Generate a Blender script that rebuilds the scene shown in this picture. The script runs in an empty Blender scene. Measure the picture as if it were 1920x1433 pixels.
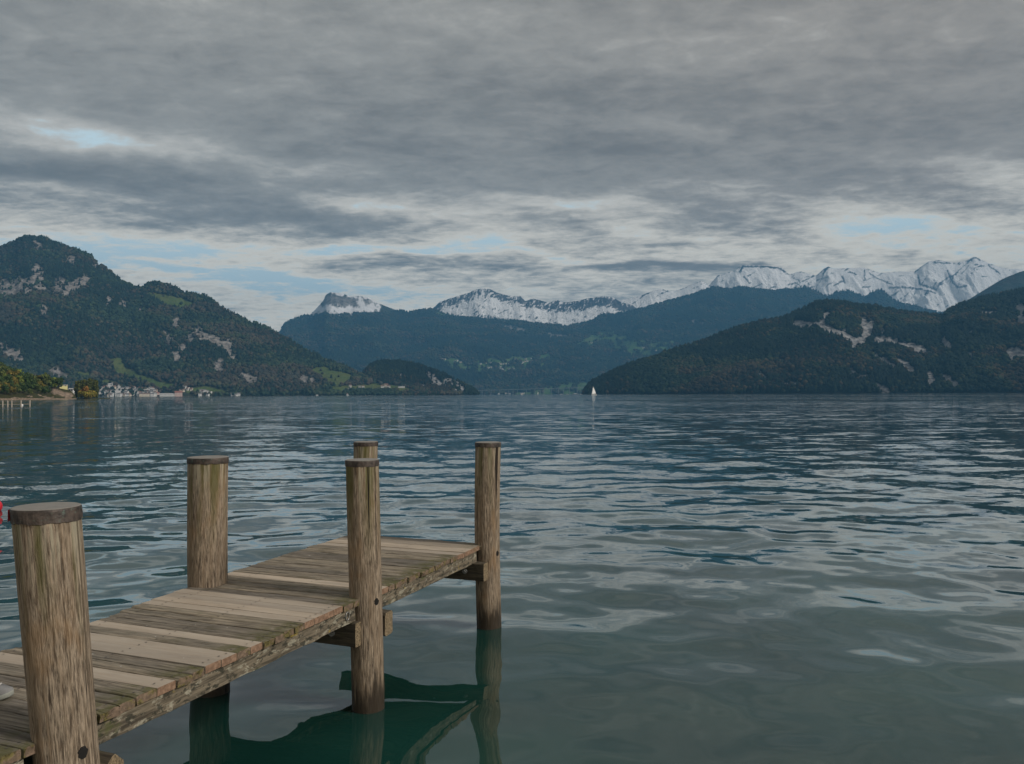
import bpy, bmesh, math, random
import numpy as np
from mathutils import Vector, Matrix

R = math.radians
sc = bpy.context.scene
col = sc.collection

# ------------------------------------------------------------------ camera
CAMH = 2.4
FPX, CX, CY = 1500.0, 960.0, 716.5
PITCH, ROLL = math.atan(22.5 / 1500.0), R(0.26)
F_ = np.array([0, math.cos(PITCH), math.sin(PITCH)])
R0 = np.array([1.0, 0, 0]); U0 = np.array([0, -math.sin(PITCH), math.cos(PITCH)])
RV = math.cos(ROLL) * R0 - math.sin(ROLL) * U0
UV = math.sin(ROLL) * R0 + math.cos(ROLL) * U0
CAM = np.array([0, 0, CAMH])
cd = bpy.data.cameras.new("camera"); cam = bpy.data.objects.new("camera", cd); col.objects.link(cam)
cd.sensor_width = 36; cd.lens = FPX / 1920 * 36; cd.clip_start = 0.05; cd.clip_end = 60000
cam.matrix_world = Matrix(((RV[0], UV[0], -F_[0], 0), (RV[1], UV[1], -F_[1], 0), (RV[2], UV[2], -F_[2], CAMH), (0, 0, 0, 1)))
sc.camera = cam

def ray(px, py):
    """direction of a photo pixel, scaled so that its depth along Y is 1"""
    px = np.asarray(px, float); py = np.asarray(py, float)
    d = F_ + ((px - CX) / FPX)[..., None] * RV - ((py - CY) / FPX)[..., None] * UV
    return d / d[..., 1:2]
def project(P):
    d = np.asarray(P, float) - CAM
    w = d @ F_
    return CX + FPX * (d @ RV) / w, CY - FPX * (d @ UV) / w
def at_z(px, py, z):
    d = ray(px, py); return CAM + d * ((z - CAMH) / d[2])
def at_y(px, py, y):
    return CAM + ray(px, py) * y

# ------------------------------------------------------------------ light, sky, exposure
SUN_EL, SUN_AZ = 34.0, 111.0          # azimuth clockwise from +Y
sun_dir = Vector((math.sin(R(SUN_AZ)) * math.cos(R(SUN_EL)), math.cos(R(SUN_AZ)) * math.cos(R(SUN_EL)), math.sin(R(SUN_EL))))
sl = bpy.data.lights.new("sun", 'SUN'); sl.energy = 2.2; sl.angle = R(12); sl.color = (1.0, 0.93, 0.84)
so = bpy.data.objects.new("sun", sl); col.objects.link(so)
so.rotation_euler = (-sun_dir).to_track_quat('-Z', 'Y').to_euler()
sc.view_settings.view_transform = 'Standard'; sc.view_settings.look = 'None'
sc.view_settings.exposure = 0.55; sc.view_settings.gamma = 1.0
sc.cycles.use_denoising = True
sc.cycles.max_bounces = 8; sc.cycles.diffuse_bounces = 2; sc.cycles.glossy_bounces = 3; sc.cycles.volume_bounces = 0
sc.cycles.sample_clamp_indirect = 4.0

class NT:
    def __init__(s, tree): s.t = tree; s.n = tree.nodes; s.l = tree.links
    def node(s, typ, ins=None, **kw):
        n = s.n.new(typ)
        for k, v in kw.items(): setattr(n, k, v)
        for k, v in (ins or {}).items():
            if isinstance(v, bpy.types.NodeSocket): s.l.new(v, n.inputs[k])
            else: n.inputs[k].default_value = v
        return n
    def m(s, op, a, b=0.0, c=0.0, clamp=False):
        n = s.node('ShaderNodeMath', {0: a, 1: b, 2: c}, operation=op, use_clamp=clamp); return n.outputs[0]
    def v(s, op, a, b=(0, 0, 0)):
        n = s.node('ShaderNodeVectorMath', {0: a, 1: b}, operation=op)
        return n.outputs['Value'] if op in ('DOT_PRODUCT', 'LENGTH') else n.outputs[0]
    def noise(s, vec, scale, detail=4, rough=0.5, dist=0.0, out=0):
        n = s.node('ShaderNodeTexNoise', {'Vector': vec, 'Scale': scale, 'Detail': detail, 'Roughness': rough, 'Distortion': dist}); return n.outputs[out]
    def ramp(s, x, a, b, lo=0.0, hi=1.0, smooth=True):
        n = s.node('ShaderNodeMapRange', {0: x, 1: a, 2: b, 3: lo, 4: hi}, clamp=True, interpolation_type='SMOOTHSTEP' if smooth else 'LINEAR'); return n.outputs[0]
    def mix(s, f, a, b, blend='MIX'):
        n = s.node('ShaderNodeMix', data_type='RGBA', blend_type=blend)
        for k, v in ((0, f), (6, a), (7, b)):
            if isinstance(v, bpy.types.NodeSocket): s.l.new(v, n.inputs[k])
            else: n.inputs[k].default_value = v if k == 0 else (tuple(v) + (1,))[:4]
        return n.outputs[2]
    def attr(s, name, out='Fac'): return s.node('ShaderNodeAttribute', attribute_name=name).outputs[out]

w = bpy.data.worlds.new("World"); sc.world = w; w.use_nodes = True
nt = NT(w.node_tree); nt.n.clear()
sky = nt.node('ShaderNodeTexSky', sky_type='NISHITA', sun_disc=False, sun_elevation=R(SUN_EL), sun_rotation=R(SUN_AZ), altitude=450, air_density=1.0, dust_density=1.5, ozone_density=1.2)
tc = nt.node('ShaderNodeTexCoord').outputs['Generated']
sx = nt.node('ShaderNodeSeparateXYZ', {0: tc}).outputs
zc = nt.m('MAXIMUM', sx[2], 0.0)
inv = nt.m('DIVIDE', 1.0, nt.m('ADD', zc, 0.09))
plane = nt.node('ShaderNodeCombineXYZ', {0: nt.m('MULTIPLY', sx[0], inv), 1: nt.m('MULTIPLY', sx[1], inv), 2: 0.0}).outputs[0]
# direction in the tangent plane of north: u = x/y, v = z/y
ysafe = nt.m('MAXIMUM', sx[1], 0.05)
uu = nt.m('DIVIDE', sx[0], ysafe); vv = nt.m('DIVIDE', sx[2], ysafe)
front = nt.ramp(sx[1], 0.1, 0.4)
wob = nt.noise(plane, 1.3, 4, 0.55, 0, 1)
wsep = nt.node('ShaderNodeSeparateXYZ', {0: wob}).outputs
uw = nt.m('ADD', uu, nt.m('MULTIPLY', nt.m('SUBTRACT', wsep[0], .5), 0.30))
vw = nt.m('ADD', vv, nt.m('MULTIPLY', nt.m('SUBTRACT', wsep[1], .5), 0.075))
def streak(p, q, wid, amp):
    """a cloud band between two directions given as photo pixels"""
    a = ((p[0] - 960) / 1500, (739 - p[1]) / 1500); b = ((q[0] - 960) / 1500, (739 - q[1]) / 1500)
    dx, dy = b[0] - a[0], b[1] - a[1]; L = math.hypot(dx, dy); dx /= L; dy /= L
    mx, my = (a[0] + b[0]) / 2, (a[1] + b[1]) / 2
    al = nt.m('ADD', nt.m('MULTIPLY', nt.m('SUBTRACT', uw, mx), dx), nt.m('MULTIPLY', nt.m('SUBTRACT', vw, my), dy))
    ac = nt.m('SUBTRACT', nt.m('MULTIPLY', nt.m('SUBTRACT', vw, my), dx), nt.m('MULTIPLY', nt.m('SUBTRACT', uw, mx), dy))
    e = nt.m('ADD', nt.m('POWER', nt.m('ABSOLUTE', nt.m('DIVIDE', al, L * .62)), 2.0), nt.m('POWER', nt.m('ABSOLUTE', nt.m('DIVIDE', ac, wid / 1500)), 2.0))
    return nt.m('MULTIPLY', nt.m('EXPONENT', nt.m('MULTIPLY', e, -1.0)), amp)
def total(lst):
    s = lst[0]
    for x in lst[1:]: s = nt.m('ADD', s, x)
    return nt.m('MULTIPLY', s, front)
thin = total([streak((0, 205), (420, 275), 24, .75), streak((-60, 225), (200, 250), 26, .30), streak((560, 350), (1000, 455), 30, .85), streak((900, 375), (1300, 430), 28, .60),
              streak((1180, 430), (1420, 455), 16, .4), streak((1180, 345), (1520, 365), 24, .28), streak((1500, 395), (1820, 425), 44, .66), streak((1660, 290), (1960, 350), 30, .45), streak((1000, 500), (1130, 525), 18, .35),
              streak((500, 455), (1000, 485), 20, .70), streak((-50, 330), (250, 350), 16, .35), streak((400, 290), (700, 320), 14, .25), streak((1080, 60), (1500, 40), 60, .22),
              streak((1350, 470), (1900, 470), 22, .35), streak((1180, 210), (1300, 240), 16, .25), streak((0, 435), (520, 515), 38, .75), streak((500, 520), (800, 560), 20, .3)])
dark = total([streak((-100, 285), (480, 335), 22, .55), streak((760, 490), (1330, 505), 15, .62), streak((900, 430), (1100, 470), 14, .15), streak((1050, 270), (1350, 300), 30, .25),
              streak((620, 390), (950, 440), 16, .30), streak((1180, 440), (1560, 470), 13, .35), streak((180, 475), (480, 495), 12, .4), streak((300, 380), (560, 395), 12, .25), streak((900, 150), (1500, 210), 60, .15)])
pst = nt.node('ShaderNodeMapping', {'Vector': plane, 'Rotation': (0, 0, R(18)), 'Scale': (0.95, 1.35, 1)}).outputs[0]
n1 = nt.noise(pst, 0.9, 8, 0.58, 0.35)
n2 = nt.noise(pst, 4.2, 9, 0.68, 0.35)
n3 = nt.noise(plane, 0.35, 3, 0.5)
lift = nt.ramp(zc, 0.10, 0.27)                          # the deck closes overhead
tex = nt.m('ADD', nt.m('MULTIPLY', nt.m('SUBTRACT', n1, .5), 1.5), nt.m('MULTIPLY', nt.m('SUBTRACT', n2, .5), 1.15))
n4 = nt.noise(nt.node('ShaderNodeMapping', {'Vector': plane, 'Rotation': (0, 0, R(12)), 'Scale': (1.0, 1.25, 1)}).outputs[0], 11.0, 8, 0.66, 0.4)
tex = nt.m('ADD', tex, nt.m('ADD', nt.m('MULTIPLY', nt.m('SUBTRACT', n3, .5), .6), nt.m('MULTIPLY', nt.m('SUBTRACT', n4, .5), .85)))
dens = nt.m('ADD', tex, nt.m('ADD', nt.m('MULTIPLY', lift, .66), .12))
dens = nt.m('ADD', nt.m('SUBTRACT', dens, thin), dark)
blue = nt.mix(0.88, sky.outputs[0], (5.4, 6.7, 7.1))
cream = nt.mix(nt.ramp(zc, .05, .3), (10.8, 9.7, 7.8), (4.6, 4.4, 4.0))
grey = nt.mix(nt.ramp(nt.m('SUBTRACT', dens, nt.m('MULTIPLY', lift, .42)), .95, -.12), (1.46, 1.37, 1.23), (2.85, 2.72, 2.46))
grey = nt.mix(nt.ramp(uu, -.25, .6), grey, nt.mix(1.0, grey, (1.03, .97, .93), 'MULTIPLY'))
c1 = nt.mix(nt.ramp(dens, -.36, .05), blue, cream)
c2 = nt.mix(nt.ramp(dens, -.12, .62), c1, grey)
low = nt.mix(nt.ramp(sx[2], -.02, .0), (0.5, 0.6, 0.62), c2)
bg = nt.node('ShaderNodeBackground', {'Color': low, 'Strength': 0.1})
nt.node('ShaderNodeOutputWorld', {'Surface': bg.outputs[0]})

# ------------------------------------------------------------------ helpers
def rnd2(ix, iy, seed):
    n = (ix.astype(np.int64) * 374761393 + iy.astype(np.int64) * 668265263 + seed * 1442695041) & 0xffffffff
    n = ((n ^ (n >> 13)) * 1274126177) & 0xffffffff
    return ((n ^ (n >> 16)) & 0xffffff) / float(0xffffff)
def vnoise(x, y, seed=0):
    x = np.asarray(x, float); y = np.asarray(y, float)
    ix = np.floor(x); iy = np.floor(y); fx = x - ix; fy = y - iy
    fx = fx * fx * fx * (fx * (fx * 6 - 15) + 10); fy = fy * fy * fy * (fy * (fy * 6 - 15) + 10)
    ix = ix.astype(np.int64); iy = iy.astype(np.int64)
    a = rnd2(ix, iy, seed); b = rnd2(ix + 1, iy, seed); c = rnd2(ix, iy + 1, seed); d = rnd2(ix + 1, iy + 1, seed)
    return a + (b - a) * fx + (c - a) * fy + (a - b - c + d) * fx * fy
def fbm(x, y, oct=5, seed=0, gain=.5):
    s = 0; a = 1; t = 0
    for o in range(oct):
        s = s + a * vnoise(x * 2 ** o + 17.3 * o, y * 2 ** o - 9.1 * o, seed + o); t += a; a *= gain
    return s / t
def ridged(x, y, oct=5, seed=0):
    s = 0; a = 1; t = 0
    for o in range(oct):
        s = s + a * (1 - np.abs(2 * vnoise(x * 2 ** o + 5.7 * o, y * 2 ** o + 3.3 * o, seed + o) - 1)); t += a; a *= .5
    return s / t

def tag(o, label=None, cat=None, group=None, kind=None):
    if label: o['label'] = label
    if cat: o['category'] = cat
    if group: o['group'] = group
    if kind: o['kind'] = kind
    return o
def empty(name, loc=(0, 0, 0), rz=0.0):
    o = bpy.data.objects.new(name, None); col.objects.link(o); o.location = loc; o.rotation_euler = (0, 0, rz); o.empty_display_size = .2; return o
def raw_mesh(name, V, Fc, mats, attrs=None, smooth=False, midx=None):
    """numpy vertices + faces (an (n,k) array or a list of tuples)"""
    me = bpy.data.meshes.new(name)
    V = np.asarray(V, np.float32)
    if isinstance(Fc, np.ndarray):
        k = Fc.shape[1]; n = len(Fc)
        me.vertices.add(len(V)); me.vertices.foreach_set('co', V.ravel())
        me.loops.add(n * k); me.loops.foreach_set('vertex_index', Fc.astype(np.int32).ravel())
        me.polygons.add(n); me.polygons.foreach_set('loop_start', np.arange(0, n * k, k, dtype=np.int32))
        me.update(calc_edges=True)
    else:
        me.from_pydata([tuple(v) for v in V], [], [tuple(f) for f in Fc])
    for m in mats: me.materials.append(m)
    if midx is not None: me.polygons.foreach_set('material_index', np.asarray(midx, np.int32))
    if smooth: me.polygons.foreach_set('use_smooth', np.ones(len(me.polygons), bool))
    for an, arr in (attrs or {}).items():
        arr = np.asarray(arr, np.float32)
        if arr.ndim == 1:
            at = me.attributes.new(an, 'FLOAT', 'POINT'); at.data.foreach_set('value', arr)
        else:
            if arr.shape[1] == 3: arr = np.concatenate([arr, np.ones((len(arr), 1), np.float32)], 1)
            at = me.attributes.new(an, 'FLOAT_COLOR', 'POINT'); at.data.foreach_set('color', arr.ravel())
    me.update()
    return me
def link(name, me, parent=None):
    o = bpy.data.objects.new(name, me); col.objects.link(o)
    if parent: o.parent = parent
    return o
def bm_obj(name, bm, mats, parent=None, smooth=False):
    me = bpy.data.meshes.new(name); bm.normal_update(); bm.to_mesh(me); bm.free()
    for m in (mats if isinstance(mats, (list, tuple)) else [mats]): me.materials.append(m)
    if smooth: me.polygons.foreach_set('use_smooth', np.ones(len(me.polygons), bool))
    return link(name, me, parent)
def add_box(bm, x0, x1, y0, y1, z0, z1, mat=0):
    vs = [bm.verts.new(p) for p in ((x0, y0, z0), (x1, y0, z0), (x1, y1, z0), (x0, y1, z0), (x0, y0, z1), (x1, y0, z1), (x1, y1, z1), (x0, y1, z1))]
    for f in ((3, 2, 1, 0), (4, 5, 6, 7), (0, 1, 5, 4), (1, 2, 6, 5), (2, 3, 7, 6), (3, 0, 4, 7)):
        bm.faces.new([vs[i] for i in f]).material_index = mat
    return vs
def grid_faces(nr, nc, closed=False):
    r, c = np.meshgrid(np.arange(nr - 1), np.arange(nc if closed else nc - 1), indexing='ij')
    c2 = (c + 1) % nc
    return np.stack([r * nc + c, r * nc + c2, (r + 1) * nc + c2, (r + 1) * nc + c], -1).reshape(-1, 4)

def material(name):
    m = bpy.data.materials.new(name); m.use_nodes = True
    n = NT(m.node_tree); n.n.clear()
    n.bsdf = n.node('ShaderNodeBsdfPrincipled'); n.out = n.node('ShaderNodeOutputMaterial', {'Surface': n.bsdf.outputs[0]})
    return m, n
def setp(n, **kw):
    for k, v in kw.items():
        k = k.replace('_', ' ')
        if isinstance(v, bpy.types.NodeSocket): n.l.new(v, n.bsdf.inputs[k])
        else: n.bsdf.inputs[k].default_value = (tuple(v) + (1,))[:4] if k == 'Base Color' else v
def plain(name, c, rough=.7, var=.25, scale=3.0, **kw):
    m, n = material(name)
    co = n.node('ShaderNodeTexCoord').outputs['Object']
    f = n.noise(co, scale, 5, .6)
    setp(n, Base_Color=n.mix(f, tuple(x * (1 - var) for x in c), tuple(min(1, x * (1 + var)) for x in c)), Roughness=rough, **kw)
    return m

# ------------------------------------------------------------------ materials of the land
def land_material(name, ground, meadow=(.075, .115, .035), rock=(.36, .34, .32), snow=(.80, .82, .85), sscale=1.0, rocky=True):
    m, n = material(name)
    P = n.node('ShaderNodeNewGeometry').outputs['Position']
    big = n.noise(P, .004 * sscale, 5, .6); fine = n.noise(P, .05 * sscale, 6, .65)
    vert = n.noise(n.node('ShaderNodeMapping', {'Vector': P, 'Scale': (.06 * sscale, .06 * sscale, .012 * sscale)}).outputs[0], 1.0, 6, .65)
    g = n.mix(big, ground[0], ground[1]); g = n.mix(n.ramp(fine, .35, .7), g, ground[2])
    mead = n.mix(n.ramp(n.noise(P, .012 * sscale, 4, .6), .35, .65), meadow, tuple(x * y for x, y in zip(meadow, (1.35, 1.05, 1.1))))
    mead = n.mix(n.ramp(fine, .5, .75), mead, tuple(x * .55 for x in meadow))
    rk = n.mix(n.ramp(vert, .32, .66), tuple(x * .28 for x in rock), rock)
    sn = n.mix(n.ramp(n.noise(P, .02 * sscale, 5, .6), .3, .7), tuple(x * .86 for x in snow), snow)
    c = n.mix(n.attr('meadow'), g, mead); c = n.mix(n.m('MULTIPLY', n.attr('rock'), n.ramp(n.m('ADD', n.m('MULTIPLY', n.noise(P, .03 * sscale, 4, .6), .6), n.m('MULTIPLY', vert, .4)), .34, .42)) if rocky else n.attr('rock'), c, rk); c = n.mix(n.attr('snow'), c, sn)
    h = n.m('ADD', n.m('MULTIPLY', fine, 14.0 / sscale), n.m('MULTIPLY', vert, 10.0 / sscale))
    b = n.node('ShaderNodeBump', {'Strength': .6, 'Distance': 1.0, 'Height': h}).outputs[0]
    setp(n, Base_Color=c, Roughness=.95, Normal=b); n.bsdf.inputs['Specular IOR Level'].default_value = .1
    return m
M_left = land_material('forest_floor_autumn', ((.035, .045, .022), (.065, .052, .028), (.028, .036, .02)), rock=(.31, .285, .265))
M_right = land_material('forest_floor_dark', ((.020, .028, .018), (.035, .030, .018), (.014, .02, .014)), rock=(.34, .335, .335))
M_far = land_material('far_slope', ((.014, .026, .022), (.075, .060, .034), (.026, .046, .030)), meadow=(.075, .145, .05), rock=(.26, .25, .24), sscale=.45)
M_snow = land_material('snow_mountain', ((.10, .105, .11), (.15, .15, .15), (.07, .075, .085)), rock=(.11, .11, .12), snow=(.93, .94, .95), sscale=.35, rocky=False)
M_bank = land_material('lake_bank', ((.05, .055, .022), (.075, .065, .025), (.03, .035, .015)), rock=(.36, .275, .205), sscale=12.0)

def foliage_material(name, amp=.35):
    m, n = material(name)
    P = n.node('ShaderNodeNewGeometry').outputs['Position']
    f = n.noise(P, .35, 3, .6)
    c = n.mix(1.0, n.attr('tint', 'Color'), n.mix(f, (1 - amp,) * 3, (1 + amp,) * 3), 'MULTIPLY')
    setp(n, Base_Color=c, Roughness=.9); n.bsdf.inputs['Specular IOR Level'].default_value = .15
    return m
M_fol = foliage_material('foliage')
M_bark = plain('bark', (.07, .055, .04), .9)

# ------------------------------------------------------------------ terrain
S1 = lambda pts: [(c[0] * .2512, 420 + c[1] * .2512) for c in pts]
S4 = lambda pts: [(1380 + c[0] * .28125, 460 + c[1] * .28125) for c in pts]
S7 = lambda pts: [(560 + c[0] * .1875, 640 + c[1] * .1875) for c in pts]
S3 = lambda pts: [(900 + c[0] * .2708, 480 + c[1] * .2708) for c in pts]
S2 = lambda pts: [(460 + c[0] * .25, 500 + c[1] * .25) for c in pts]
def seg_dist(px, py, pts):
    d = np.full(px.shape, 1e9)
    if len(pts) == 1: return np.hypot(px - pts[0][0], py - pts[0][1])
    for (ax, ay), (bx, by) in zip(pts[:-1], pts[1:]):
        L2 = (bx - ax) ** 2 + (by - ay) ** 2 + 1e-9
        t = np.clip(((px - ax) * (bx - ax) + (py - ay) * (by - ay)) / L2, 0, 1)
        d = np.minimum(d, np.hypot(px - ax - t * (bx - ax), py - ay - t * (by - ay)))
    return d
WIDEN = 1.0
def strokes(px, py, lst, nz, rough=.55):
    """smooth union of wide strokes with a ragged edge"""
    m = np.zeros(px.shape); wm = np.mean([a for a, _ in lst])
    px, py = px + (fbm(px / (wm * 1.3), py / (wm * 1.3), 3, 411) - .5) * wm * 1.7, py + (fbm(px / (wm * 1.3) + 40, py / (wm * 1.3), 3, 412) - .5) * wm * 1.7
    for wd, pts in lst:
        wd = wd * WIDEN
        s = 1 - seg_dist(px, py, pts) / wd
        m = np.maximum(m, np.clip((s + (nz - .5) * 2 * rough) * 2.2 + .1, 0, 1))
    return m
def in_poly(px, py, poly):
    r = np.zeros(px.shape, bool); n = len(poly)
    for i in range(n):
        x0, y0 = poly[i]; x1, y1 = poly[(i + 1) % n]
        c = ((y0 > py) != (y1 > py)) & (px < (x1 - x0) * (py - y0) / (y1 - y0 + 1e-12) + x0)
        r ^= c
    return r
class Terrain: pass
def terrain(sky, yb, yr, step, rows, seed, amp=.12, power=.95, back=8, lower=0.0, zbase=-3.0, gully=90.0, flat=0.0):
    T = Terrain()
    xs = [p[0] for p in sky]; px = np.arange(xs[0], xs[-1] + .01, step)
    py = np.interp(px, xs, [p[1] for p in sky]) + lower
    d = ray(px, py); kx, kz = d[:, 0], d[:, 2]
    Yb = np.interp(px, [p[0] for p in yb], [p[1] for p in yb]); Yr = np.interp(px, [p[0] for p in yr], [p[1] for p in yr])
    zr = np.maximum(CAMH + Yr * kz, zbase + .5)
    t = np.linspace(0, 1, rows)[:, None]
    Y = Yb + (Yr - Yb) * t; X = Y * kx
    pw = power * (1 + .25 * (fbm(px / gully, px * 0, 3, seed) - .5))
    tt = t if not flat else np.clip((t - flat) / (1 - flat), 0, 1) * .97 + .03 * t
    g = tt ** pw
    env = np.sin(np.pi * np.clip(t, 0, 1)) ** .8
    sc_ = (Yr - Yb).mean()
    nz = (ridged(X / (sc_ * .42), Y / (sc_ * .9), 5, seed + 3) - .62) + .55 * (fbm(X / (sc_ * .11), Y / (sc_ * .16), 5, seed + 9) - .5)
    Z = zbase + (zr - zbase) * g + (zr - zbase) * amp * nz * env
    tb = np.linspace(0, 1, back + 1)[1:, None]
    Yk = Yr + (Yr - Yb) * tb * .8; Xk = Yk * kx; Zk = zr * (1 - .9 * tb)
    T.X = np.concatenate([X, Xk]); T.Y = np.concatenate([Y, Yk]); T.Z = np.concatenate([Z, Zk]); T.rows = rows
    T.px, T.py = project(np.stack([T.X, T.Y, T.Z], -1))
    T.skyrow = rows - 1; T.skypy = py
    T.snow = np.zeros(T.X.shape); T.rock = np.zeros(T.X.shape); T.meadow = np.zeros(T.X.shape)
    return T
def build_terrain(T, name, mat, label=None):
    V = np.stack([T.X, T.Y, T.Z], -1).reshape(-1, 3)
    me = raw_mesh(name, V, grid_faces(*T.X.shape), [mat], {'rock': T.rock.ravel(), 'meadow': T.meadow.ravel(), 'snow': T.snow.ravel()}, smooth=True)
    o = link(name, me); tag(o, kind='structure'); return o
def drop_on(T, px, py):
    """the point of terrain T seen at a photo pixel (first row from the water up whose projection reaches it)"""
    j = int(np.clip(np.searchsorted(T.px[0], px), 0, T.X.shape[1] - 1))
    i = int(np.argmax(T.py[:T.rows, j] <= py)) if (T.py[:T.rows, j] <= py).any() else T.rows - 1
    if i == 0: return Vector((T.X[0, j], T.Y[0, j], max(T.Z[0, j], .2)))
    a, b = T.py[i - 1, j], T.py[i, j]; f = (a - py) / (a - b + 1e-9); f = min(max(f, 0), 1)
    p = [getattr(T, k)[i - 1, j] * (1 - f) + getattr(T, k)[i, j] * f for k in 'XYZ']
    p[2] = max(p[2], .2)
    return Vector(p)

# tree templates for whole forests
ico = bmesh.new(); bmesh.ops.create_icosphere(ico, subdivisions=1, radius=1.0)
ICO_V = np.array([v.co[:] for v in ico.verts]); ICO_F = np.array([[v.index for v in f.verts] for f in ico.faces]); ico.free()
def conifer_template(rng):
    n = 6; V = [(0, 0, 1.0)]; Fc = []
    for k, (z0, r0) in enumerate(((.52, .30), (.12, .46))):
        base = len(V)
        a0 = rng.random() * 6
        for i in range(n): 
            rr = r0 * (1 + .35 * (rng.random() - .5)); a = a0 + 6.283 * i / n
            V.append((rr * math.cos(a), rr * math.sin(a), z0 + .08 * (rng.random() - .5)))
        apex = 0
        if k == 1: V.append((0, 0, .68)); apex = len(V) - 1
        for i in range(n): Fc.append((apex, base + i, base + (i + 1) % n))
    return np.array(V), np.array(Fc)
def broad_template(rng):
    V = ICO_V * (1 + .5 * (rng.random((len(ICO_V), 1)) - .5)) * np.array([.5, .5, .5]) + np.array([0, 0, .5])
    return V, ICO_F
def forest(name, label, T, n, seed, hmin, hmax, palette, conifer=.45, keep=None, mat=None, cat='forest'):
    rng = np.random.default_rng(seed)
    A = np.stack([T.X, T.Y, T.Z], -1)
    e1 = A[1:, :-1] - A[:-1, :-1]; e2 = A[:-1, 1:] - A[:-1, :-1]
    area = np.linalg.norm(np.cross(e1, e2), axis=-1); area[T.rows + 1:] = 0
    wt = area * (keep[:-1, :-1] if keep is not None else 1); wt = wt * (T.Z[:-1, :-1] > -1)
    idx = rng.choice(area.size, n, p=(wt / wt.sum()).ravel()); i, j = np.unravel_index(idx, area.shape)
    u, v = rng.random(n), rng.random(n)
    B = lambda G: (G[i, j] * (1 - u) * (1 - v) + G[i + 1, j] * u * (1 - v) + G[i, j + 1] * (1 - u) * v + G[i + 1, j + 1] * u * v)
    P = np.stack([B(T.X), B(T.Y), B(T.Z)], -1)
    P[:, 2] = np.maximum(P[:, 2], 0.0)
    cl = fbm(P[:, 0] / 260, P[:, 1] / 260 + P[:, 2] / 120, 4, seed + 5)
    isC = rng.random(n) < np.clip(conifer + (cl - .5) * 2.2, .03, .97)
    H = (hmin + (hmax - hmin) * rng.random(n) ** 1.3) * (.65 + .7 * fbm(P[:, 0] / 60, P[:, 1] / 60 + P[:, 2] / 40, 3, seed + 15)); H = H * np.where(isC, 1.15, .9)
    W = H * np.where(isC, .75, 1.0) * (.8 + .5 * rng.random(n))
    pal_c, pal_b = palette
    cc = np.array(pal_c)[rng.integers(0, len(pal_c), n)]
    pb = np.array(pal_b); sel = np.clip(((fbm(P[:, 0] / 150 + 9, P[:, 1] / 150 + P[:, 2] / 90, 3, seed + 8) - .5) * 2.2 + .5 + .35 * (rng.random(n) - .5)) * len(pb), 0, len(pb) - 1e-3).astype(int)
    tint = np.where(isC[:, None], cc, pb[sel]) * (.62 + .6 * rng.random((n, 1))) * (.7 + .6 * fbm(P[:, 0] / 110, P[:, 1] / 110 + P[:, 2] / 60, 4, seed + 21))[:, None]
    Vs, Fs, Cs = [], [], []; off = 0
    for flag in (True, False):
        for kk in range(6):
            tv, tf = (conifer_template if flag else broad_template)(rng)
            q = np.where((isC == flag) & (np.arange(n) % 6 == kk))[0]
            if not len(q): continue
            a = rng.random(len(q)) * 6.283; ca, sa = np.cos(a)[:, None], np.sin(a)[:, None]
            x = (tv[:, 0] * ca - tv[:, 1] * sa) * W[q][:, None]; y = (tv[:, 0] * sa + tv[:, 1] * ca) * W[q][:, None]; z = tv[None, :, 2] * H[q][:, None]
            VV = np.stack([x, y, z], -1) + P[q][:, None, :] - np.array([0, 0, .8])
            nv = len(tv)
            FF = tf[None] + (np.arange(len(q)) * nv)[:, None, None] + off
            Vs.append(VV.reshape(-1, 3)); Fs.append(FF.reshape(-1, 3)); Cs.append(np.repeat(tint[q], nv, 0)); off += nv * len(q)
    me = raw_mesh(name, np.concatenate(Vs), np.concatenate(Fs), [mat or M_fol], {'tint': np.concatenate(Cs)})
    o = link(name, me); tag(o, label, cat, kind='stuff'); return o

GREENS_C = [(.016, .030, .020), (.020, .036, .022), (.013, .024, .018), (.024, .038, .022)]
AUT_L = [(.026, .044, .024), (.038, .058, .028), (.050, .060, .030), (.062, .060, .034), (.070, .055, .036), (.046, .046, .034)]
AUT_R = [(.010, .020, .011), (.018, .032, .014), (.036, .042, .017), (.060, .046, .022), (.030, .026, .016)]  # broadleaf tints, darkened to carry the right hill's shade
GREENS_R = [(.008, .017, .011), (.011, .021, .013), (.006, .013, .010), (.014, .024, .013)]  # conifer greens with the right hill's shade put into the colour

# --- left mountain with its village foreland
T_left = terrain([(-420, 560), (-300, 520), (-120, 480), (0, 462), (15, 456), (30, 452), (36, 445), (60, 440), (85, 442), (95, 450), (120, 458), (150, 467), (172, 479), (178, 488), (205, 506),
                  (235, 528), (262, 534), (280, 529), (300, 529), (330, 535), (345, 546), (365, 548), (395, 558), (415, 573), (440, 586), (470, 600), (500, 613), (520, 624), (545, 637), (580, 658), (610, 672),
                  (630, 679), (655, 690), (670, 699), (685, 705), (710, 713), (760, 722), (800, 729), (850, 736), (885, 741)],
                 [(-420, 2000), (150, 2300), (400, 2500), (600, 2600), (885, 2750)], [(-420, 3700), (100, 3500), (300, 3300), (520, 3150), (680, 2950), (885, 2800)], 1.6, 170, 11, amp=.17, power=.98, lower=3.5, flat=.05)
WIDEN = 1.6
nz = fbm(T_left.px / 7, T_left.py / 9, 4, 77)
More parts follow.
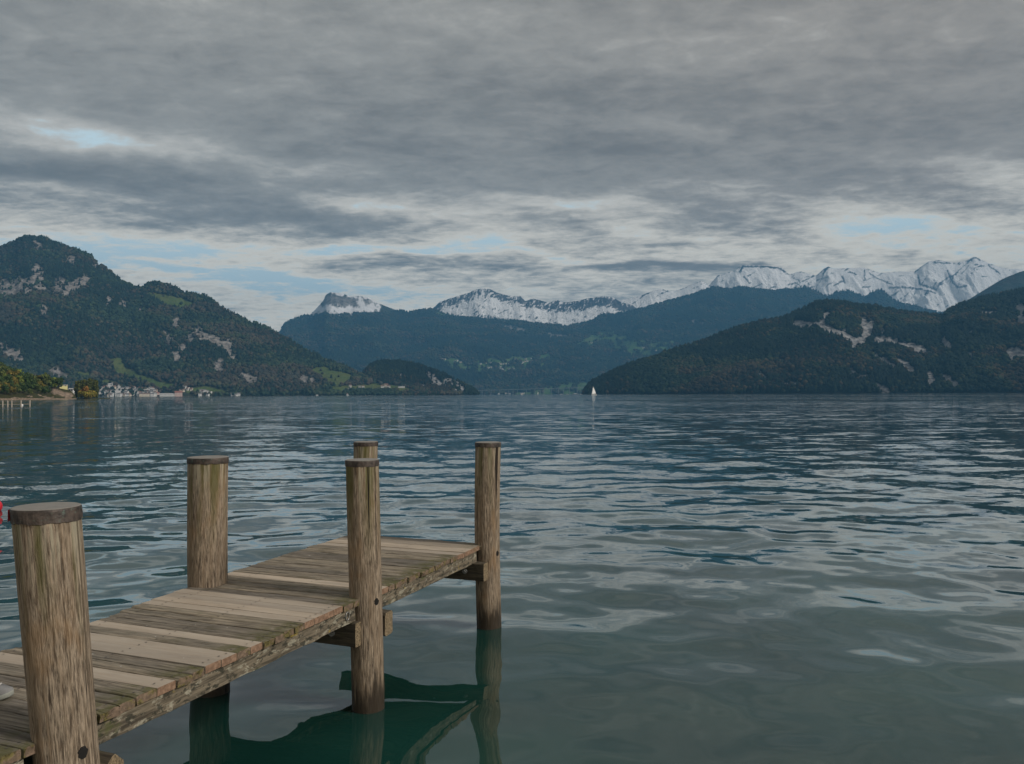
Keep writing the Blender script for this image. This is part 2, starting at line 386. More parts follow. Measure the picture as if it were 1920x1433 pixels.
T_left.rock = strokes(T_left.px, T_left.py, [(12, S1([(30, 490), (100, 480), (200, 455)])), (9, S1([(270, 350), (300, 480)])), (8, S1([(420, 500), (450, 440)])), (9, S1([(500, 510), (560, 470), (630, 430)])),
    (7, S1([(540, 270)])), (6, S1([(270, 150), (280, 180)])), (4, S1([(820, 570), (800, 610)])), (5, S1([(925, 600)])), (5, S1([(1320, 720), (1310, 760)])),
    (6.5, S1([(1420, 850), (1480, 800), (1520, 850), (1600, 870)])), (7, S1([(1240, 850), (1260, 880)])), (6, S1([(1370, 920)])), (6.5, S1([(1640, 920), (1700, 900), (1710, 960)])), (7, S1([(1620, 1050), (1640, 1080)])),
    (6, S1([(1820, 1140), (1900, 1170)])), (4, S1([(690, 310), (720, 320)])), (4, S1([(1050, 660)])), (8, S1([(20, 920), (130, 1010)])), (7, S1([(400, 1110), (470, 1140)])), (6, S1([(330, 650)])),
    (5, S1([(1320, 1020), (1300, 980)])), (5, S1([(1740, 1000)])), (5, [(565, 712), (590, 716)])], nz)
mpoly = [S1([(1080, 505), (1250, 532), (1450, 590), (1420, 625), (1290, 628), (1190, 585)]), S1([(950, 440), (1095, 440), (1080, 490), (1000, 470)]), S1([(810, 1010), (900, 1000), (930, 1070), (1050, 1125), (1200, 1180), (1330, 1210), (1240, 1235), (1000, 1170), (870, 1120)]),
         S1([(740, 1165), (830, 1165), (860, 1200), (740, 1200)]), S1([(1380, 1230), (1560, 1215), (1700, 1250), (1400, 1260)]), S1([(1800, 690), (1915, 730), (1900, 748), (1820, 725)]), S1([(560, 1105), (680, 1105), (660, 1150), (580, 1140)]),
         S7([(110, 290), (250, 240), (350, 290), (520, 330), (510, 400), (440, 440), (300, 445), (220, 360)]), S7([(295, 450), (520, 445), (700, 430), (840, 418), (1000, 450), (1150, 480), (1130, 505), (900, 495), (500, 495), (330, 505)]), S7([(320, 215), (380, 230), (370, 255), (320, 240)])]
def meadows(T, polys, jit=2.0, seed=5):
    jx = (fbm(T.px / 9, T.py / 9, 3, seed) - .5) * 2 * jit; jy = (fbm(T.px / 9 + 50, T.py / 9, 3, seed + 3) - .5) * 2 * jit
    m = np.zeros(T.px.shape)
    for p in polys: m = np.maximum(m, in_poly(T.px + jx, T.py + jy, p))
    return m
T_left.meadow = meadows(T_left, mpoly, 3.0)
build_terrain(T_left, 'mountain', M_left)
keepL = np.clip(1 - 1.3 * T_left.rock, 0.06, 1) * np.where(vnoise(T_left.px / 2.5, T_left.py / 2.0, 66) > .62, 2.2, 1) * np.where(T_left.meadow > .5, .012, 1)
village_zone = in_poly(T_left.px, T_left.py, [(182, 722), (230, 716), (300, 724), (430, 728), (430, 760), (182, 760)])
keepL = keepL * np.where(village_zone, .25, 1)
forest('mountain_forest', 'mixed autumn forest covering the big left mountain with its pale cliffs', T_left, 70000, 3, 9, 17, (GREENS_C, AUT_L), .42, keepL)

# --- the low wooded headland right of it
T_prom = terrain([(655, 741), (672, 712), (682, 696), (692, 686), (705, 678), (722, 675), (750, 677), (790, 684), (820, 694), (850, 708), (870, 718), (885, 727), (893, 733), (898, 741)],
                 [(655, 2800), (898, 2950)], [(655, 3000), (760, 3150), (898, 3000)], 1.0, 70, 21, amp=.14, power=.8, lower=3.0)
nz = fbm(T_prom.px / 5, T_prom.py / 6, 4, 78)
T_prom.rock = strokes(T_prom.px, T_prom.py, [(6, S7([(1300, 350), (1400, 430), (1470, 430)])), (5.5, S7([(1400, 440), (1500, 405), (1630, 455)])), (4, S7([(1540, 520), (1620, 510)])), (4, S7([(1240, 440)])), (3, S7([(1020, 350)]))], nz)
T_prom.meadow = meadows(T_prom, mpoly[-3:], 2.0)
build_terrain(T_prom, 'headland', M_right)
forest('headland_forest', 'dark wood on the low headland in the middle of the lake', T_prom, 7000, 5, 8, 15, (GREENS_R, AUT_R), .5, np.clip(1 - T_prom.rock, .05, 1) * np.where(T_prom.meadow > .5, .02, 1))

# --- right hill
T_right = terrain([(1091, 741), (1094, 736), (1098, 730), (1105, 721), (1120, 709), (1150, 696), (1180, 683), (1230, 666), (1260, 656), (1300, 643), (1340, 629), (1380, 613), (1420, 603), (1460, 596), (1500, 581),
                   (1530, 567), (1550, 563), (1570, 563), (1600, 569), (1640, 573), (1680, 581), (1720, 586), (1755, 590), (1768, 591), (1775, 583), (1800, 571), (1830, 561), (1860, 554), (1890, 549), (1920, 541), (1990, 528), (2120, 520), (2320, 560)],
                  [(1091, 2550), (1500, 2250), (2320, 1800)], [(1091, 2600), (1200, 2700), (1500, 2800), (1920, 2700), (2320, 2500)], 1.5, 150, 31, amp=.13, power=.85, lower=4.0)
WIDEN = 1.25
nz = fbm(T_right.px / 6, T_right.py / 8, 4, 79)
T_right.rock = strokes(T_right.px, T_right.py, [(6, S4([(390, 525), (480, 540), (560, 530), (605, 465)])), (8, S4([(560, 545), (650, 580), (720, 600), (790, 650)])), (9, S4([(790, 670), (850, 620), (880, 570), (895, 520)])), (6, S4([(850, 505), (840, 550)])),
    (8, S4([(950, 630), (1030, 650), (1120, 670), (1250, 700)])), (5, S4([(900, 735), (980, 770), (1050, 810)])), (6, S4([(1080, 775), (1150, 810), (1170, 850)])), (6, S4([(760, 840), (810, 880), (860, 890)])), (5.5, S4([(940, 940), (1000, 965)])),
    (5, S4([(160, 850), (190, 900)])), (4, S4([(340, 930), (420, 930)])), (8, S4([(1390, 640), (1410, 680)])), (7, S4([(1300, 860), (1290, 930)])), (6, S4([(1370, 870), (1470, 930)])), (5, S4([(1560, 730), (1570, 770)])), (4, S4([(1640, 460), (1730, 455)])),
    (3.5, S4([(1500, 580), (1560, 590)])), (11, S4([(1840, 720), (1920, 740)])), (5, S4([(1600, 880), (1690, 900)])), (6, S4([(1905, 940)])), (3, S4([(50, 605)])), (3, S4([(975, 560), (980, 590)])), (9, S4([(1890, 430), (1915, 520)]))], nz)
build_terrain(T_right, 'hill', M_right)
forest('hill_forest', 'dark green forest with pale rock bands covering the right hill', T_right, 62000, 7, 9, 17, (GREENS_R, AUT_R), .5, np.clip(1 - 1.5 * T_right.rock, .0, 1) * np.where(vnoise(T_right.px / 2.5, T_right.py / 2.0, 67) > .62, 2.0, 1))

# --- far blue ridge with its terraces
T_far = terrain([(430, 690), (500, 648), (526, 622), (535, 605), (548, 600), (580, 590), (592, 579), (607, 562), (611, 552), (620, 547), (640, 549), (660, 556), (672, 554), (690, 557), (710, 568), (740, 580), (760, 585), (800, 580), (812, 579), (830, 586), (860, 593), (900, 597), (960, 601),
                 (1010, 606), (1060, 611), (1090, 607), (1112, 600), (1125, 591), (1160, 588), (1195, 580), (1230, 570), (1260, 562), (1300, 551), (1320, 543), (1340, 538), (1365, 542), (1390, 538), (1420, 542), (1450, 545), (1490, 540), (1510, 537), (1530, 545), (1550, 555), (1570, 547), (1590, 545), (1625, 556), (1632, 549), (1645, 543), (1660, 547), (1670, 560), (1700, 570), (1760, 585), (1850, 600), (2100, 620)],
                [(430, 5200), (900, 5300), (1100, 5300), (2100, 5200)], [(430, 7600), (700, 8000), (1000, 7800), (1300, 8000), (2100, 7800)], 1.6, 190, 41, amp=.27, power=1.05, lower=1.0, flat=.03)
WIDEN = 1.0
nz = fbm(T_far.px / 9, T_far.py / 6, 5, 80)
T_far.meadow = np.clip(meadows(T_far, [S3([(660, 610), (850, 525), (1050, 550), (1150, 590), (1400, 590), (1200, 700), (1000, 680), (880, 650)]), S3([(-250, 700), (0, 735), (100, 715), (400, 695), (540, 680), (430, 765), (250, 800), (0, 805), (-300, 760)]),
    S3([(480, 905), (650, 865), (760, 880), (760, 990), (0, 990), (0, 960), (350, 950)]), S3([(1290, 320), (1340, 320), (1330, 345), (1270, 350)]), S2([(1360, 330), (1480, 345), (1620, 385), (1500, 375)])], 6.0) * np.clip((nz - .36) * 7, 0, 1), 0, 1)
T_far.rock = strokes(T_far.px, T_far.py, [(5, S3([(180, 495), (300, 515)])), (4, S3([(1430, 460), (1470, 460)])), (4, S3([(1540, 465)])), (13, S2([(620, 250), (720, 265), (850, 285), (930, 270)])), (4, S3([(480, 555), (600, 555)]))], nz, .5)
snl = strokes(T_far.px, T_far.py, [(9, S2([(500, 345), (600, 305), (700, 330), (850, 325), (940, 310)])), (4, S2([(660, 190), (750, 205), (830, 225)])), (6, S2([(860, 240), (880, 300)])), (4, S2([(900, 225), (1000, 280)])), (5, S2([(940, 290), (1000, 310)]))], fbm(T_far.px / 2.2, T_far.py / 4, 5, 81, .6), .7)
T_far.snow = snl
build_terrain(T_far, 'far_ridge', M_far)
forest('ridge_forest', 'hazy blue forest covering the far mountain slopes between green terraces', T_far, 80000, 13, 15, 27, (GREENS_C, [(.030, .045, .022), (.050, .055, .026), (.075, .058, .032), (.04, .05, .025)]), .5, np.clip(1 - T_far.rock - T_far.snow, 0, 1) * (1 - in_poly(T_far.px, T_far.py, [(578, 592), (606, 540), (640, 530), (750, 560), (752, 584), (700, 588)])) * np.where(T_far.meadow > .5, .008, 1) * np.where(T_far.px > 1480, .3, 1))
T_rr = terrain([(1640, 640), (1765, 590), (1800, 572), (1850, 541), (1880, 523), (1912, 510), (1925, 507), (2000, 480), (2150, 450), (2300, 480)], [(1640, 4300), (2300, 4000)], [(1640, 5000), (2300, 5000)], 2.5, 60, 51, amp=.12, power=.9)
build_terrain(T_rr, 'blue_ridge', M_far)

# --- snow mountains
def snow_mask(T, base, amt, seed):
    dsk = T.py - T.skypy[None, :]
    n = fbm(T.px / 4.0 + dsk / 4, T.py / 2.4, 5, seed, .68); n2 = ridged(T.px / 16 + dsk / 13, T.py / 22, 4, seed + 4)
    Zx = np.gradient(T.Z, axis=1) / (np.abs(np.gradient(T.X, axis=1)) + 1e-6)
    steep = np.clip(np.abs(Zx) * .55, 0, .35)
    return dsk, np.clip((base(dsk, T.px) + amt * (n - .5) - .9 * np.clip(n2 - .76, 0, 1) * 5 - steep * .7) * 5 + .5, 0, 1)
T_sa = terrain([(770, 600), (800, 582), (812, 578), (825, 566), (850, 558), (880, 549), (892, 543), (903, 541), (918, 542), (930, 548), (960, 556), (975, 555), (985, 565), (1000, 560), (1030, 568), (1045, 563), (1055, 567), (1080, 565), (1100, 560), (1130, 556), (1150, 558), (1165, 567), (1185, 572), (1210, 590)],
               [(770, 8150), (1210, 8200)], [(770, 8900), (1210, 9000)], .9, 130, 61, amp=.10, power=.8)
def band_a(d, px):
    return (-.02 + .75 * np.exp(-((d - 24 + (px - 900) * .0) / 9.) ** 2) + .55 * np.exp(-((d - 42) / 7.) ** 2) - .20 * np.exp(-((d - 8) / 9.) ** 2) + .12 - .38 * np.clip((px - 985) / 60, 0, 1) * np.clip((d + 6) / 10, 0, 1) * np.exp(-((d - 15) / 14.) ** 2))
_, T_sa.snow = snow_mask(T_sa, lambda d, px: band_a(d, px) + 1.15 * (fbm(T_sa.px / 1.7 + d * .25, T_sa.py / 5.5, 3, 190) - .5), 1.6, 91)
T_sa.rock = 1 - T_sa.snow
build_terrain(T_sa, 'snow_mountain', M_snow)
T_sb = terrain([(1080, 610), (1130, 580), (1165, 563), (1200, 555), (1225, 545), (1240, 542), (1255, 546), (1275, 543), (1300, 532), (1315, 527), (1330, 535), (1345, 517), (1375, 508), (1388, 500), (1392, 498), (1410, 498), (1440, 499), (1465, 502), (1480, 515), (1500, 509), (1530, 517), (1545, 504), (1553, 500), (1562, 504), (1590, 503), (1620, 502), (1650, 512), (1680, 510), (1715, 509), (1730, 498), (1742, 490),
                (1760, 488), (1790, 493), (1810, 490), (1827, 481), (1842, 488), (1870, 500), (1895, 505), (1905, 504), (1930, 509), (2000, 515), (2150, 540)],
               [(1080, 8500), (2150, 8600)], [(1080, 9500), (2150, 9900)], .9, 130, 71, amp=.17, power=.75)
WIDEN = .68
_, T_sb.snow = snow_mask(T_sb, lambda d, px: .58 - .34 * np.exp(-(d / 3.5) ** 2), 1.05, 95)
T_sb.snow = np.minimum(T_sb.snow, 1 - strokes(T_sb.px, T_sb.py, [(3.0, S4([(25, 180), (45, 140), (180, 145), (280, 150), (330, 180)])), (2.5, S4([(50, 210), (90, 250)])), (2.5, S4([(710, 210), (725, 250)])), (2.5, S4([(750, 180), (800, 195)])), (2.0, S4([(855, 170), (860, 230)])),
    (2.0, S4([(890, 190), (940, 220), (1040, 260)])), (3.5, S4([(1215, 200), (1225, 260), (1340, 295)])), (3.0, S4([(1410, 170), (1430, 230), (1480, 280), (1540, 270)])), (2.5, S4([(1320, 115), (1430, 120)])), (2.5, S4([(1010, 285), (1120, 280), (1250, 295), (1330, 320)])), (2.0, S4([(540, 235), (600, 215)])),
    (2.0, S4([(650, 270), (710, 240)])), (2.0, S4([(1570, 95), (1600, 80), (1630, 100)])), (2.0, S4([(1680, 130), (1760, 190)])), (2.0, S4([(370, 210), (430, 240)])), (2.0, S4([(350, 265), (400, 250), (440, 275)]))], fbm(T_sb.px / 2.2, T_sb.py / 2.2, 3, 99), .7))
T_sb.rock = 1 - T_sb.snow
build_terrain(T_sb, 'snow_mountain', M_snow)

# --- near wooded bank at the left
T_bank = terrain([(-160, 672), (-60, 690), (0, 702), (40, 714), (80, 724), (95, 727), (100, 724), (112, 727), (124, 730), (133, 733), (140, 740), (144, 748)], [(-160, 480), (60, 560), (144, 640)], [(-160, 640), (60, 650), (144, 655)], .7, 60, 81, amp=.10, power=.75, zbase=-.6, lower=0)
nz = fbm(T_bank.px / 5, T_bank.py / 4, 4, 83)
T_bank.rock = np.maximum(strokes(T_bank.px, T_bank.py, [(9, [(101, 734), (118, 739), (132, 742)]), (1.5, [(50, 743), (60, 744)]), (2, [(72, 740), (76, 743)]), (2, [(80, 745), (100, 746)]), (2, [(20, 747), (48, 746)])], nz, .35), (T_bank.py > 747.2) * 1.0)
build_terrain(T_bank, 'lake_bank', M_bank)

# ------------------------------------------------------------------ water: one sheet with real waves near the shore
rng = np.random.default_rng(8)
NW = 90
lam = np.exp(rng.uniform(math.log(.32), math.log(4.2), NW)); th = R(90) + rng.normal(0, R(48), NW)      # travelling roughly towards the shore
kk = 2 * np.pi / lam; kxw, kyw = kk * np.cos(th), kk * np.sin(th); ph = rng.uniform(0, 6.283, NW)
slope = .0094 * (lam / 1.5) ** -.05 * rng.uniform(.5, 1.4, NW); ampw = slope / kk
def wave(x, y, spacing):
    z = np.zeros(x.shape)
    patch = .45 + 1.1 * fbm(x / 9, y / 5, 3, 301)
    far = np.clip((np.hypot(x, y) - 5) / 22, 0, 1)
    for i in range(NW):
        fade = np.clip(lam[i] / (3.0 * spacing) - 1, 0, 1)
        short = lam[i] < 1.1
        z += (.48 + .52 * np.clip((np.hypot(x, y) - 4) / 11, 0, 1)) * ampw[i] * fade * np.sin(kxw[i] * x + kyw[i] * y + ph[i]) * ((.35 + .9 * far) if short else (.85 + .5 * far))
    return z * patch
rr = [.6]
while rr[-1] < 10900:
    r = rr[-1]; rr.append(r + max(.02, min(r * r / (CAMH * 800) * .8, r * .09)))
rr = np.array(rr); dr = np.gradient(rr)
a_in = np.linspace(-37, 37, 620); a_out = np.concatenate([np.linspace(37.6, 60, 40), np.linspace(62, 298, 60), np.linspace(300, 322.4, 40)])
az = np.radians(np.concatenate([a_in, a_out]))
RR, AZ = np.meshgrid(rr, az, indexing='ij')
WX = RR * np.sin(AZ); WY = RR * np.cos(AZ)
WX = np.clip(WX, -10900, 10900); WY = np.clip(WY, -600, None)
near = rr < 160
WZ = np.zeros(WX.shape); spc = np.maximum(dr[near][:, None], RR[near] * .0021) * np.ones((1, len(az))); spc[:, len(a_in):] = np.maximum(spc[:, len(a_in):], RR[near][:, len(a_in):] * .012)
WZ[near] = wave(WX[near], WY[near], spc)
M_water, n = material('lake_water')
P = n.node('ShaderNodeNewGeometry'); Pp = P.outputs['Position']; Nn = P.outputs['Normal']
dist = n.v('LENGTH', Pp)
def slopes(vec, scale, detail, rough):
    c = n.noise(vec, scale, detail, rough, 0, 1); return n.v('SUBTRACT', c, (.5, .5, .5))
pm = n.node('ShaderNodeMapping', {'Vector': Pp, 'Scale': (.62, 1.0, 1)}).outputs[0]
s1 = slopes(pm, .9, 4, .6); s2 = slopes(pm, .16, 3, .6)
patchn = n.ramp(n.noise(n.node('ShaderNodeMapping', {'Vector': Pp, 'Scale': (.0035, .008, 1)}).outputs[0], 1.0, 10, .72), .36, .64, .22, 1.6)
a1 = n.m('MULTIPLY', n.m('ADD', n.ramp(dist, 9, 50, .03, .6), n.ramp(dist, 50, 350, 0, .1)), patchn); a2 = n.m('MULTIPLY', n.m('ADD', n.ramp(dist, 25, 90, .0, .24), n.ramp(dist, 90, 500, 0, .1)), patchn)
def vscale(v, f): return n.node('ShaderNodeVectorMath', {0: v, 'Scale': f}, operation='SCALE').outputs[0]
sl_ = n.v('ADD', vscale(s1, a1), vscale(s2, a2))
sl3 = n.node('ShaderNodeSeparateXYZ', {0: sl_}).outputs                               # wind waves: steep faces towards the shore, long flat backs
sy = n.m('SUBTRACT', n.m('MULTIPLY', sl3[1], n.ramp(dist, 20, 120, 1.0, .35)), n.m('MULTIPLY', n.m('ABSOLUTE', sl3[1]), n.ramp(dist, 20, 120, 0.0, .62)))
sl_ = n.v('ADD', n.node('ShaderNodeCombineXYZ', {0: n.m('MULTIPLY', sl3[0], .8), 1: sy, 2: 0.0}).outputs[0], n.v('MULTIPLY', vscale(slopes(pm, 5.0, 3, .6), n.ramp(dist, 5, 30, .02, .16)), (1, 1, 0)))
Nw = n.v('NORMALIZE', n.v('ADD', Nn, sl_))
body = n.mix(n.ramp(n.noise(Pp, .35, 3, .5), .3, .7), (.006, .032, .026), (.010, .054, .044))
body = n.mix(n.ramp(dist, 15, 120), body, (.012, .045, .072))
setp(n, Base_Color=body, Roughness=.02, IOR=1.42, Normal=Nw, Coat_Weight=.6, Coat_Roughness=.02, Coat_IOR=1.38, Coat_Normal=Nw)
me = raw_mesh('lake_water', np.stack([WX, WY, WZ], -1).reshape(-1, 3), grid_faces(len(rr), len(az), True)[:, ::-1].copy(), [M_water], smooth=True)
water = link('lake_water', me); tag(water, kind='structure')
# ------------------------------------------------------------------ wood
def wood_material(name, kind):
    m, n = material(name)
    wc = n.node('ShaderNodeAttribute', attribute_name='wc').outputs['Vector']      # metres along / across / up, shifted per plank
    W3 = lambda s: n.node('ShaderNodeMapping', {'Vector': wc, 'Scale': s}).outputs[0]
    new = n.attr('fresh'); tone = n.attr('tone'); end = n.attr('cut')
    g1 = n.noise(W3((3.5, 55, 55)), 1.0, 6, .65, .3); g2 = n.noise(W3((1.2, 9, 9)), 1.0, 5, .6, .6); g3 = n.noise(W3((14, 150, 150)), 1.0, 3, .6)
    blot = n.noise(wc, 5.0, 5, .65)
    crack = n.ramp(n.noise(W3((2.0, 70, 70)), 1.0, 3, .5, .5), .30, .40, 1.0, 0.0)
    old = n.mix(n.ramp(g1, .30, .70), (.085, .070, .052), (.34, .295, .235))
    old = n.mix(n.ramp(g2, .35, .7, 0, .55), old, (.20, .185, .155))
    old = n.mix(n.m('MULTIPLY', n.ramp(blot, .52, .72), .55), old, (.085, .080, .045))
    old = n.mix(n.m('MULTIPLY', crack, .75), old, (.02, .017, .013))
    old = n.mix(1.0, old, n.mix(tone, (.72, .72, .74), (1.22, 1.18, 1.10)), 'MULTIPLY')
    fr = n.mix(n.ramp(g2, .3, .7), (.385, .325, .26), (.50, .435, .355)); fr = n.mix(n.ramp(g1, .35, .75, 0, .4), fr, (.38, .29, .215))
    fr = n.mix(n.m('MULTIPLY', n.ramp(blot, .6, .8), .3), fr, (.33, .28, .22))
    fr = n.mix(1.0, fr, n.mix(tone, (.78, .79, .80), (1.08, 1.06, 1.03)), 'MULTIPLY')
    edge = n.ramp(n.attr('edge'), .30, .02)
    old = n.mix(n.m('MULTIPLY', edge, n.ramp(n.noise(wc, 9, 5, .65), .36, .56, 0, .85)), old, (.095, .092, .034))
    fr = n.mix(n.m('MULTIPLY', n.ramp(n.noise(W3((2.5, 14, 14)), 1.0, 5, .65), .52, .70), .45), fr, (.25, .215, .175))
    c = n.mix(new, old, fr)
    drop = n.ramp(n.noise(wc, 17, 2, .5), .755, .775)
    c = n.mix(n.m('MULTIPLY', drop, .8), c, (.55, .55, .52))
    ec = n.mix(n.ramp(n.noise(wc, 38, 4, .6), .35, .65), (.11, .06, .035), (.30, .19, .125))
    moss = n.mix(n.ramp(n.noise(wc, 60, 3, .6), .4, .6), (.07, .058, .022), (.16, .135, .05))
    eo = n.mix(n.ramp(n.noise(wc, 13, 4, .6), .48, .62), n.mix(.5, ec, (.13, .115, .09)), moss)
    c = n.mix(end, c, n.mix(new, eo, n.mix(.4, ec, (.25, .165, .115))))
    h = n.m('ADD', n.m('MULTIPLY', g1, n.mix(new, (.004,) * 3, (.0012,) * 3)), n.m('MULTIPLY', g3, .0012))
    b = n.node('ShaderNodeBump', {'Strength': .8, 'Distance': 1.0, 'Height': n.m('SUBTRACT', h, n.m('MULTIPLY', crack, n.mix(new, (.004,) * 3, (0,) * 3)))}).outputs[0]
    setp(n, Base_Color=c, Roughness=.8, Normal=b); n.bsdf.inputs['Specular IOR Level'].default_value = .25
    return m
M_plank = wood_material('weathered_plank', 0)

def timber_material(name, dark, light, lichen):
    m, n = material(name)
    wc = n.node('ShaderNodeAttribute', attribute_name='wc').outputs['Vector']
    W3 = lambda s: n.node('ShaderNodeMapping', {'Vector': wc, 'Scale': s}).outputs[0]
    g1 = n.noise(W3((4, 60, 60)), 1.0, 6, .65, .3); bl = n.noise(W3((9, 20, 20)), 1.0, 6, .7, .4); b2 = n.noise(W3((13, 24, 24)), 1.0, 5, .65)
    c = n.mix(n.ramp(g1, .3, .7), dark, light)
    if lichen:
        c = n.mix(n.ramp(bl, .53, .60, 0, .8), c, n.mix(n.noise(wc, 60, 4, .7), (.14, .125, .09), (.48, .45, .35)))
        c = n.mix(n.ramp(b2, .53, .60, 0, .85), c, (.020, .020, .012))
        c = n.mix(n.ramp(n.noise(W3((3, 5, 5)), 1.3, 4, .6), .62, .70), c, (.30, .22, .035))
        c = n.mix(n.ramp(n.noise(W3((2.2, 4, 4)), 1.9, 4, .6), .58, .70, 0, .7), c, (.075, .085, .022))
    else:
        c = n.mix(n.ramp(bl, .55, .75, 0, .6), c, (.065, .068, .026))
        c = n.mix(n.ramp(b2, .66, .72, 0, .5), c, (.30, .29, .25))
    e = n.mix(n.ramp(n.noise(wc, 70, 3, .7), .38, .62), (.07, .055, .03), (.27, .20, .12))
    c = n.mix(n.attr('cut'), c, e)
    b = n.node('ShaderNodeBump', {'Strength': .7, 'Distance': 1.0, 'Height': n.m('ADD', n.m('MULTIPLY', g1, .004), n.m('MULTIPLY', bl, .004))}).outputs[0]
    setp(n, Base_Color=c, Roughness=.85, Normal=b); return m
M_stringer = timber_material('lichen_timber', (.045, .036, .024), (.20, .165, .115), True)
M_beam = timber_material('dark_timber', (.035, .029, .020), (.11, .09, .062), False)

def pile_material():
    m, n = material('pile_wood')
    wc = n.node('ShaderNodeAttribute', attribute_name='wc').outputs['Vector']      # around (m), height above water (m), seed
    sp = n.node('ShaderNodeSeparateXYZ', {0: wc}).outputs
    W3 = lambda s: n.node('ShaderNodeMapping', {'Vector': wc, 'Scale': s}).outputs[0]
    hgt = sp[1]; top = n.attr('fromtop')
    g1 = n.noise(W3((130, 9.0, 70)), 1.0, 7, .72, .25); g2 = n.noise(W3((28, 1.3, 16)), 1.0, 5, .62, .5); g3 = n.noise(W3((260, 26, 130)), 1.0, 3, .6); pat = n.noise(W3((5, 2.6, 5)), 1.0, 4, .6)
    c = n.mix(n.ramp(g1, .34, .66), (.050, .036, .025), (.40, .32, .235))
    c = n.mix(n.ramp(g2, .42, .66, 0, .65), c, n.mix(g3, (.11, .085, .06), (.30, .21, .13)))
    c = n.mix(n.ramp(pat, .54, .72, 0, .42), c, n.mix(g1, (.15, .085, .04), (.40, .25, .125)))                   # warm worn patches
    bleach = n.m('MULTIPLY', n.ramp(top, .42, .0), n.ramp(n.noise(W3((34, 1.1, 10)), 1.0, 3, .6), .48, .60))
    c = n.mix(n.m('MULTIPLY', bleach, .75), c, (.40, .365, .27))
    gm = n.m('MULTIPLY', n.ramp(top, .85, .02), n.ramp(n.noise(W3((13, .7, 8)), 1.0, 4, .55), .47, .62))
    c = n.mix(n.m('MULTIPLY', gm, .85), c, n.mix(g3, (.045, .045, .012), (.13, .125, .035)))
    wet = n.m('MULTIPLY', n.ramp(n.m('ADD', hgt, n.m('MULTIPLY', n.m('SUBTRACT', n.noise(W3((30, 2, 20)), 1.0, 4, .6), .5), .70)), .12, .34, 1.0, 0.0), .95)
    c = n.mix(wet, c, n.mix(g1, (.018, .014, .010), (.05, .038, .026)))
    crack = n.ramp(n.noise(W3((26, .6, 12)), 1.0, 2, .4, .7), .30, .345, 1.0, 0.0)
    c = n.mix(n.m('MULTIPLY', crack, .95), c, (.011, .008, .006))
    h = n.m('ADD', n.m('MULTIPLY', g1, .008), n.m('MULTIPLY', g2, .010)); h = n.m('SUBTRACT', h, n.m('MULTIPLY', crack, .008))
    b = n.node('ShaderNodeBump', {'Strength': .85, 'Distance': 1.0, 'Height': h}).outputs[0]
    setp(n, Base_Color=c, Roughness=n.m('SUBTRACT', .85, n.m('MULTIPLY', wet, .45)), Normal=b); n.bsdf.inputs['Specular IOR Level'].default_value = .25
    return m
M_pile = pile_material()
m_, n = material('cap_metal'); M_cap = m_
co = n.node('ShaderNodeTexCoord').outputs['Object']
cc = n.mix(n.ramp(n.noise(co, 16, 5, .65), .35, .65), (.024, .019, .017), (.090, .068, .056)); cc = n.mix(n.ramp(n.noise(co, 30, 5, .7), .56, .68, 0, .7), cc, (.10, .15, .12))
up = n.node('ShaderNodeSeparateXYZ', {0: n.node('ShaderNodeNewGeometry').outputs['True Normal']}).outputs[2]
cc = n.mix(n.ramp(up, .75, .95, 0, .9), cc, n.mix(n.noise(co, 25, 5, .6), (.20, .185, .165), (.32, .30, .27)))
setp(n, Base_Color=cc, Roughness=.6, Metallic=.15, Normal=n.node('ShaderNodeBump', {'Strength': .5, 'Distance': .01, 'Height': n.noise(co, 40, 4, .6)}).outputs[0])
M_hole = plain('hole_shade', (.008, .007, .006), .95)
M_steel = plain('galvanised_steel', (.30, .30, .29), .45, .3, 60, Metallic=.7)
M_red = plain('red_paint', (.50, .018, .035), .5, .15, 8)
M_white = plain('white_paint', (.78, .78, .76), .5, .08, 2)
M_sail = plain('sail_cloth', (.80, .80, .77), .8, .04, 1)

# ------------------------------------------------------------------ the jetty
ZD = 0.868
E = np.array([at_z(x, 1021 - .443 * (x - 905), ZD) for x in (905, 680, 330, 175)])          # right edge of the deck
dv = E[0] - E[2]; dv[2] = 0; dv /= np.linalg.norm(dv)
S_DIR = dv; W_DIR = np.array([-dv[1], dv[0], 0]);                                             # along the jetty / to its left side
ORG = at_z(680, 1120, ZD); ORG = np.array([ORG[0], ORG[1], 0])
def sw(P): d = np.asarray(P)[:2] - ORG[:2]; return float(d @ S_DIR[:2]), float(d @ W_DIR[:2])
def world(s, w_, z): return ORG + S_DIR * s + W_DIR * w_ + np.array([0, 0, z])
left_pts = sorted(sw(at_z(x, y, ZD)) for x, y in ((7, 1221), (166, 1168), (250.6, 1137.5), (332, 1108), (457.7, 1064), (524, 1042), (600, 1019), (648, 1005)))
LS = [p[0] for p in left_pts]; LW = [p[1] for p in left_pts]
bx = [185.7, 226, 258, 296.5, 331.5, 360, 386.5, 416, 445, 471, 493.7, 513, 533.6, 553, 572, 590.4, 608.7, 627.3, 644, 663, 681, 697, 713, 728.5, 741, 752.4, 767, 777.7, 789, 804, 815.7, 831.7, 846.6, 859, 872.5, 886.6, 900.6, 911]
sb = [sw(at_z(x, 1021 - .443 * (x - 905), ZD))[0] for x in bx]
fresh = [0, 0, 0, 1, 0, 0, 1, 1, 0, 1, 0, 0, 0, 0, 1, 1, 1, 1, 0, 0, 0, 0, 1, 0, 0, 0, 0, 0, 0, 0, 0, 0, 0, 1, 1, .6, .3]
random.seed(12)
nearer = []
s_ = sb[0]
while s_ > -5.0:
    s_ -= random.uniform(.118, .140); nearer.append(s_)
nf = [0] * len(nearer)
for q in (4, 10, 13, 14): nf[q] = 1
